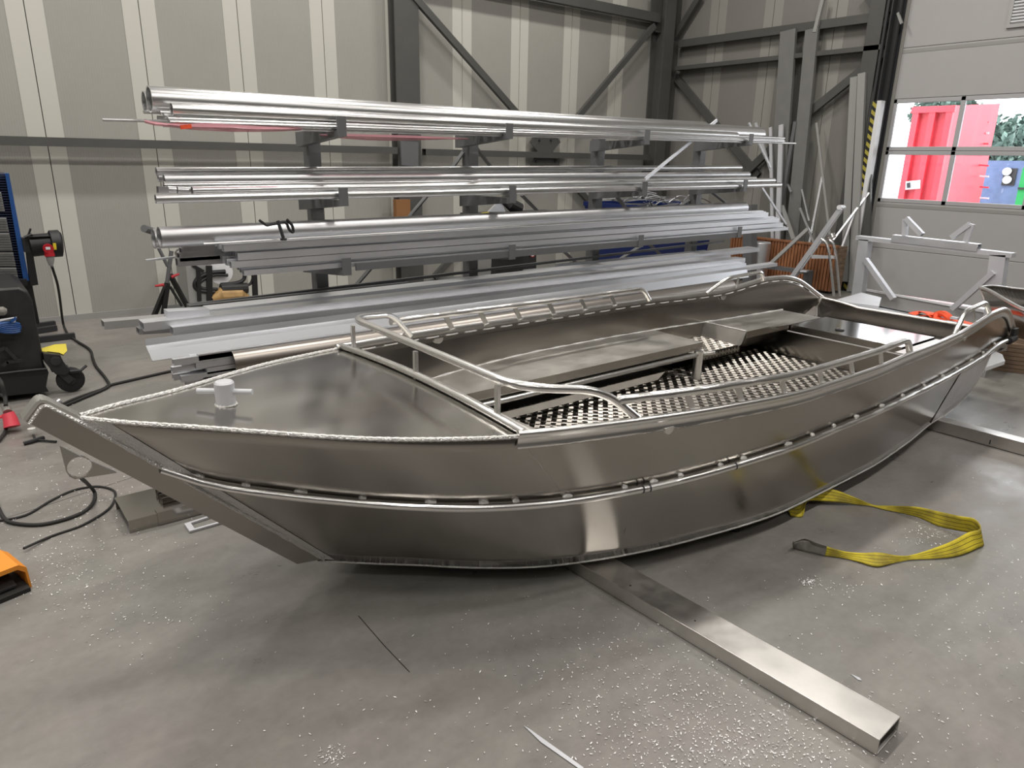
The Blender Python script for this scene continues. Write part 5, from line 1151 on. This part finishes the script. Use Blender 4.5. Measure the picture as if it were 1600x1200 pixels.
part('leg', MB().bar(G_(1353, 374), G_(1341, 466), .12, .11, up=(0, 1, 0)), 'white_alu', fr, smooth=0)
part('leg', MB().bar(G_(1562, 398), G_(1553, 470), .12, .14, up=(0, 1, 0)), 'white_alu', fr, smooth=0)
for q_, w_ in (((1341, 466), .1), ((1553, 470), .1)):
    a_ = G_(*q_); part('leg_extension', MB().bar(a_, V(a_.x, a_.y, .02), w_, w_, up=(0, 1, 0)), 'white_alu', fr, smooth=0)
part('brace', MB().bar(G_(1352, 405, -.05), G_(1396, 467, -.05), .07, .05, up=(0, 1, 0)), 'white_alu', fr, smooth=0)
part('brace', MB().bar(G_(1553, 425, -.05), G_(1488, 483, -.05), .07, .05, up=(0, 1, 0)), 'white_alu', fr, smooth=0)
part('low_rail', MB().bar(G_(1340, 450, .06), G_(1550, 489, .06), .02, .02), 'white_paint', fr, smooth=0)
part('low_panel', MB().poly([G_(1340, 452, .07), G_(1550, 491, .07), G_(1550, 528, .07), G_(1340, 486, .07)], .01, (1, 0, 0)), 'door_panel', fr, smooth=0)
for (a, b, c, d2) in (((1415, 342), (1414, 368), (1416, 341), (1441, 367)), ((1519, 350), (1509, 378), (1516, 350), (1487, 371))):
    pk_ = part('bracket_post', MB().bar(G_(*a, -.03), G_(*b, -.03), .05, .05, up=(0, 1, 0)), 'white_alu', fr, smooth=0)
    part('bracket_arm', MB().rect_tube(G_(*c, -.04), G_(*d2, -.04), .06, .05, .004, up=(0, 1, 0)), 'white_alu', pk_, smooth=0)
part('platform_gap_shade', MB().bar(P(1350, 474, Z=pz + .012), P(1560, 517, Z=pz + .012), .02, .012), 'black', tb, smooth=0)  # black bar standing in for shade along the platform's back edge
# orange ratchet strap
st_ = empty('ratchet_strap', P(1475, 497, Z=pz), 'orange ratchet strap bundled on the pale platform behind the stern', 'strap')
random.seed(5)
def S_(x, y, z=0): return P(x, y, Z=pz + .012 + z)
def strapband(pts, w, m='strap_orange'):
    q = smoothpath(pts, 5); return MB().sweep([(-w / 2, -.003), (w / 2, -.003), (w / 2, .003), (-w / 2, .003)], q)
part('webbing', strapband([S_(1424, 491), S_(1440, 487, .03), S_(1452, 489, .05), S_(1462, 496, .03)], .10), 'strap_orange', st_)
part('webbing', strapband([S_(1445, 494), S_(1462, 492, .05), S_(1480, 493, .06), S_(1498, 498, .03), S_(1508, 504)], .10), 'strap_orange', st_)
part('webbing', strapband([S_(1455, 498), S_(1470, 500, .03), S_(1490, 500, .03), S_(1519, 507, .02)], .11), 'strap_orange', st_)
part('webbing', MB().tube(smoothpath([S_(1462, 492, .05), S_(1474, 490, .09), S_(1484, 498, .06), S_(1474, 502, .02), S_(1463, 498, .03), S_(1466, 491, .07)]), .03, 6), 'strap_orange', st_)
part('buckle', MB().box(S_(1492, 497, .08), (.05, .06, .02)).box(S_(1486, 503, .06), (.04, .08, .012)), 'white_alu', st_, smooth=0)
# ================================================================== second boat and its timber stack at the right edge
b2 = empty('second_boat', (7.9, 1.3, .3), 'bow of another unpainted aluminium boat at the right edge', 'boat')
X2 = 7.55
tp = P(1531, 449, X=X2); lo_ = P(1552, 540, X=X2 - .05); lo_.z = max(lo_.z, .26)
tA = [P(1531, 449, X=X2), P(1552, 447, X=X2 + .15), P(1600, 452, X=X2 + .35), P(1700, 458, X=X2 + .6)]
nA = [P(1531, 449, X=X2), P(1548, 455, X=X2 - .08), P(1570, 468, X=X2 - .22), P(1600, 483, X=X2 - .40), P(1660, 500, X=X2 - .6)]
nS = smoothpath(nA, 6); bS = [V(p.x + .12 * min(1, i / 10), lo_.y + (p.y - nS[0].y) * 1.0, .30 - .04 * i / len(nS)) for i, p in enumerate(nS)]
bS = [lo_.lerp(V(X2 - .30, nS[-1].y, .26), i / (len(nS) - 1)) for i in range(len(nS))]
n = len(nS); mb = MB(); mb.v = nS + bS; mb.f = [(i, i + 1, n + i + 1, n + i) for i in range(n - 1)]
part('near_side', mb, 'hull_sheet', b2, solid=.004, smooth=40)
fS = smoothpath(tA, 8); bF = [lo_.lerp(V(X2 + .30, fS[-1].y, .26), i / (len(fS) - 1)) for i in range(len(fS))]
m_ = len(fS); mb = MB(); mb.v = fS + bF; mb.f = [(i, i + 1, m_ + i + 1, m_ + i) for i in range(m_ - 1)]
part('far_side', mb, 'hull_sheet', b2, solid=.004, smooth=40)
part('gunwale', MB().tube(nS, .016, 8), 'gunwale_alu', b2); part('gunwale', MB().tube(fS, .010, 8), 'gunwale_alu', b2)
part('bow_weld', MB().tube([nS[0], lo_], .008, 6), 'weld', b2)
wz = .19
wp0 = P(1510, 578, Z=0); wd = (P(1605, 590, Z=0) - wp0).normalized(); wn = V(-wd.y, wd.x, 0) * -1
if wn.dot(FW) < 0: wn = -wn
for r in range(7):
    z = .002 + r * .036; ind = [.12, .02, .05, .0, .03, .08, .02][r]
    a = P(1500, 572, Z=0) + wd * (ind - .02) + V(0, 0, z + .016); 
    thing('timber_board', MB().bar(a + wn * .30, a + wd * 1.6 + wn * .30, .6, .032), 'pallet_wood', 'weathered brown board in the stack under the second boat, number %s from the floor' % ['one', 'two', 'three', 'four', 'five', 'six', 'seven'][r] if False else ['weathered board lowest in the stack under the second boat', 'weathered board second from the floor under the second boat', 'weathered board third from the floor under the second boat', 'weathered board midway up the stack under the second boat', 'weathered board third from the top under the second boat', 'weathered board just below the top one under the second boat', 'weathered topmost board of the stack under the second boat'][r], 'board', 'boards stacked under the second boat', smooth=0)
# ================================================================== outside the door
thing('yard_ground', MB().bb((WX + .2, -25, -.3), (70, 60, -.05)), 'asphalt', 'pale yard surface outside the door', 'ground', smooth=0); bpy.data.objects['yard_ground']['kind'] = 'structure'
XO = 16.0
ct = empty('red_container', (XO, 6.4, 0), 'tall bright red steel container standing in the yard outside the door', 'container')
def O(x, y, X=XO): return P(x, y, X=X)
yl_, ym_, yr_ = O(1425, 200).y, O(1487, 200).y, O(1527, 200).y
zt_ = O(1440, 167).z
part('front_wall', MB().bb((XO, ym_, -.05), (XO + .1, yl_, zt_)), 'bright_red', ct, smooth=0)
for k in range(3): part('side_rib', MB().bb((XO - .09, yl_ - .12 - k * (yl_ - ym_ - .12) / 2, -.05), (XO, yl_ - k * (yl_ - ym_ - .12) / 2, zt_)), 'bright_red', ct, smooth=0)
part('side_wall', MB().add([(XO, ym_, -.05), (XO + 1.6, yr_ + .25, -.05), (XO + 1.6, yr_ + .25, zt_ + .12), (XO, ym_, zt_), (XO + .1, ym_ + .08, -.05), (XO + 1.7, yr_ + .35, -.05), (XO + 1.7, yr_ + .35, zt_ + .12), (XO + .1, ym_ + .08, zt_)], [(0, 1, 2, 3), (7, 6, 5, 4), (0, 4, 5, 1), (1, 5, 6, 2), (2, 6, 7, 3), (3, 7, 4, 0)]), 'bright_red', ct, smooth=0)
part('top_rim', MB().bb((XO - .1, ym_ - .03, zt_ - .12), (XO - .02, yl_ + .03, zt_)), 'bright_red', ct, smooth=0)
part('white_label', MB().bar(O(1415, 290, XO - .1), O(1438, 288, XO - .1), .01, .17), 'white_paint', ct, smooth=0)
part('label_mark', MB().bar(O(1417, 290, XO - .12), O(1422, 289, XO - .12), .01, .10), 'dark_steel', ct, smooth=0)
part('diagonal_stripe', MB().bar(P(1478, 280, X=XO + .3), P(1504, 274, X=XO + .9), .02, .05), 'white_paint', ct, smooth=0)
c2 = empty('red_container', (XO + 1.5, 5.9, 0), 'narrower red container end with ladder rungs, right of the tall one in the yard', 'container')
part('end_wall', MB().bb((XO + 1.4, P(1546, 200, X=XO + 1.4).y, -.05), (XO + 1.5, P(1532, 200, X=XO + 1.4).y, P(1540, 178, X=XO + 1.4).z)), 'bright_red', c2, smooth=0)
for k in range(8): part('rung', MB().bar(P(1531, 190 + k * 17, X=XO + 1.3), P(1545, 191 + k * 17, X=XO + 1.3), .03, .03), 'white_paint' if k % 2 else 'bright_red', c2, smooth=0)
X3 = 20.0
c3 = empty('blue_container', (X3, 6, 0), 'grey-blue container with an open hatch in the yard outside', 'container')
part('wall', MB().bb((X3, P(1604, 260, X=X3).y, -.05), (X3 + 2, P(1541, 260, X=X3).y, P(1570, 251, X=X3).z)), 'outside_blue', c3, smooth=0)
part('hatch', MB().bb((X3 - .03, P(1589, 270, X=X3).y, P(1580, 290, X=X3).z), (X3 + .0, P(1569, 270, X=X3).y, P(1580, 263, X=X3).z)), 'dark_steel', c3, smooth=0)
part('hatch_item', MB().lathe(P(1574, 268, X=X3 - .06), [(0, 0), (.09, 0), (.09, .05), (0, .05)], 12, (-1, 0, 0)).lathe(P(1574, 281, X=X3 - .06), [(0, 0), (.09, 0), (.09, .05), (0, .05)], 12, (-1, 0, 0)), 'white_paint', c3)
c4 = empty('green_container', (X3 - 1, 5, 0), 'bright green container partly cut off by the right edge, outside', 'container')
part('wall', MB().bb((X3 - 1, P(1660, 290, X=X3 - 1).y, -.05), (X3 - .5, P(1592, 290, X=X3 - 1).y, P(1597, 262, X=X3 - 1).z)), 'green_paint', c4, smooth=0)
part('seam_bar', MB().bb((X3 - 1.03, P(1660, 290, X=X3 - 1).y, P(1597, 296, X=X3 - 1).z), (X3 - 1, P(1592, 290, X=X3 - 1).y, P(1597, 293, X=X3 - 1).z)), 'dark_steel', c4, smooth=0)
# trees
random.seed(3)
def tree(cx, cy, X, r, label):
    c = P(cx, cy, X=X); t = empty('tree', (X, c.y, 0), label, 'tree', 'trees beyond the yard')
    part('trunk', MB().tube([V(X, c.y, -.05), V(X + .1, c.y, c.z)], .2, 8, rs=[.25, .12]), 'pallet_wood', t)
    mb = MB()
    for _ in range(900):
        d = V(random.gauss(0, 1), random.gauss(0, 1), random.gauss(0, 1)).normalized() * r * random.uniform(.55, 1.0) * (1 + .18 * math.sin(random.random() * 9)); p = c + V(d.x, d.y * 1.1, d.z * .85)
        a = V(random.gauss(0, 1), random.gauss(0, 1), random.gauss(0, 1)).normalized() * .22; b = a.cross(V(random.random(), random.random(), 1)).normalized() * .12
        mb.add([p - a, p + b, p + a, p - b], [(0, 1, 2, 3)])
    part('foliage', mb, 'outside_green', t, smooth=0, kind='stuff')
for i, (cx, cy, r, lb) in enumerate(((1556, 219, 1.5, 'leafy tree just right of the red containers outside'), (1578, 222, 1.5, 'leafy tree above the open hatch, beyond the yard'), (1598, 217, 1.6, 'leafy tree at the right edge of the window view'), (1468, 172, 1.4, 'treetop just showing over the tall red container'), (1504, 172, .9, 'small sparse treetop above the right part of the tall red container'))):
    tree(cx, cy + 5, 44 + i, r * .95, lb)
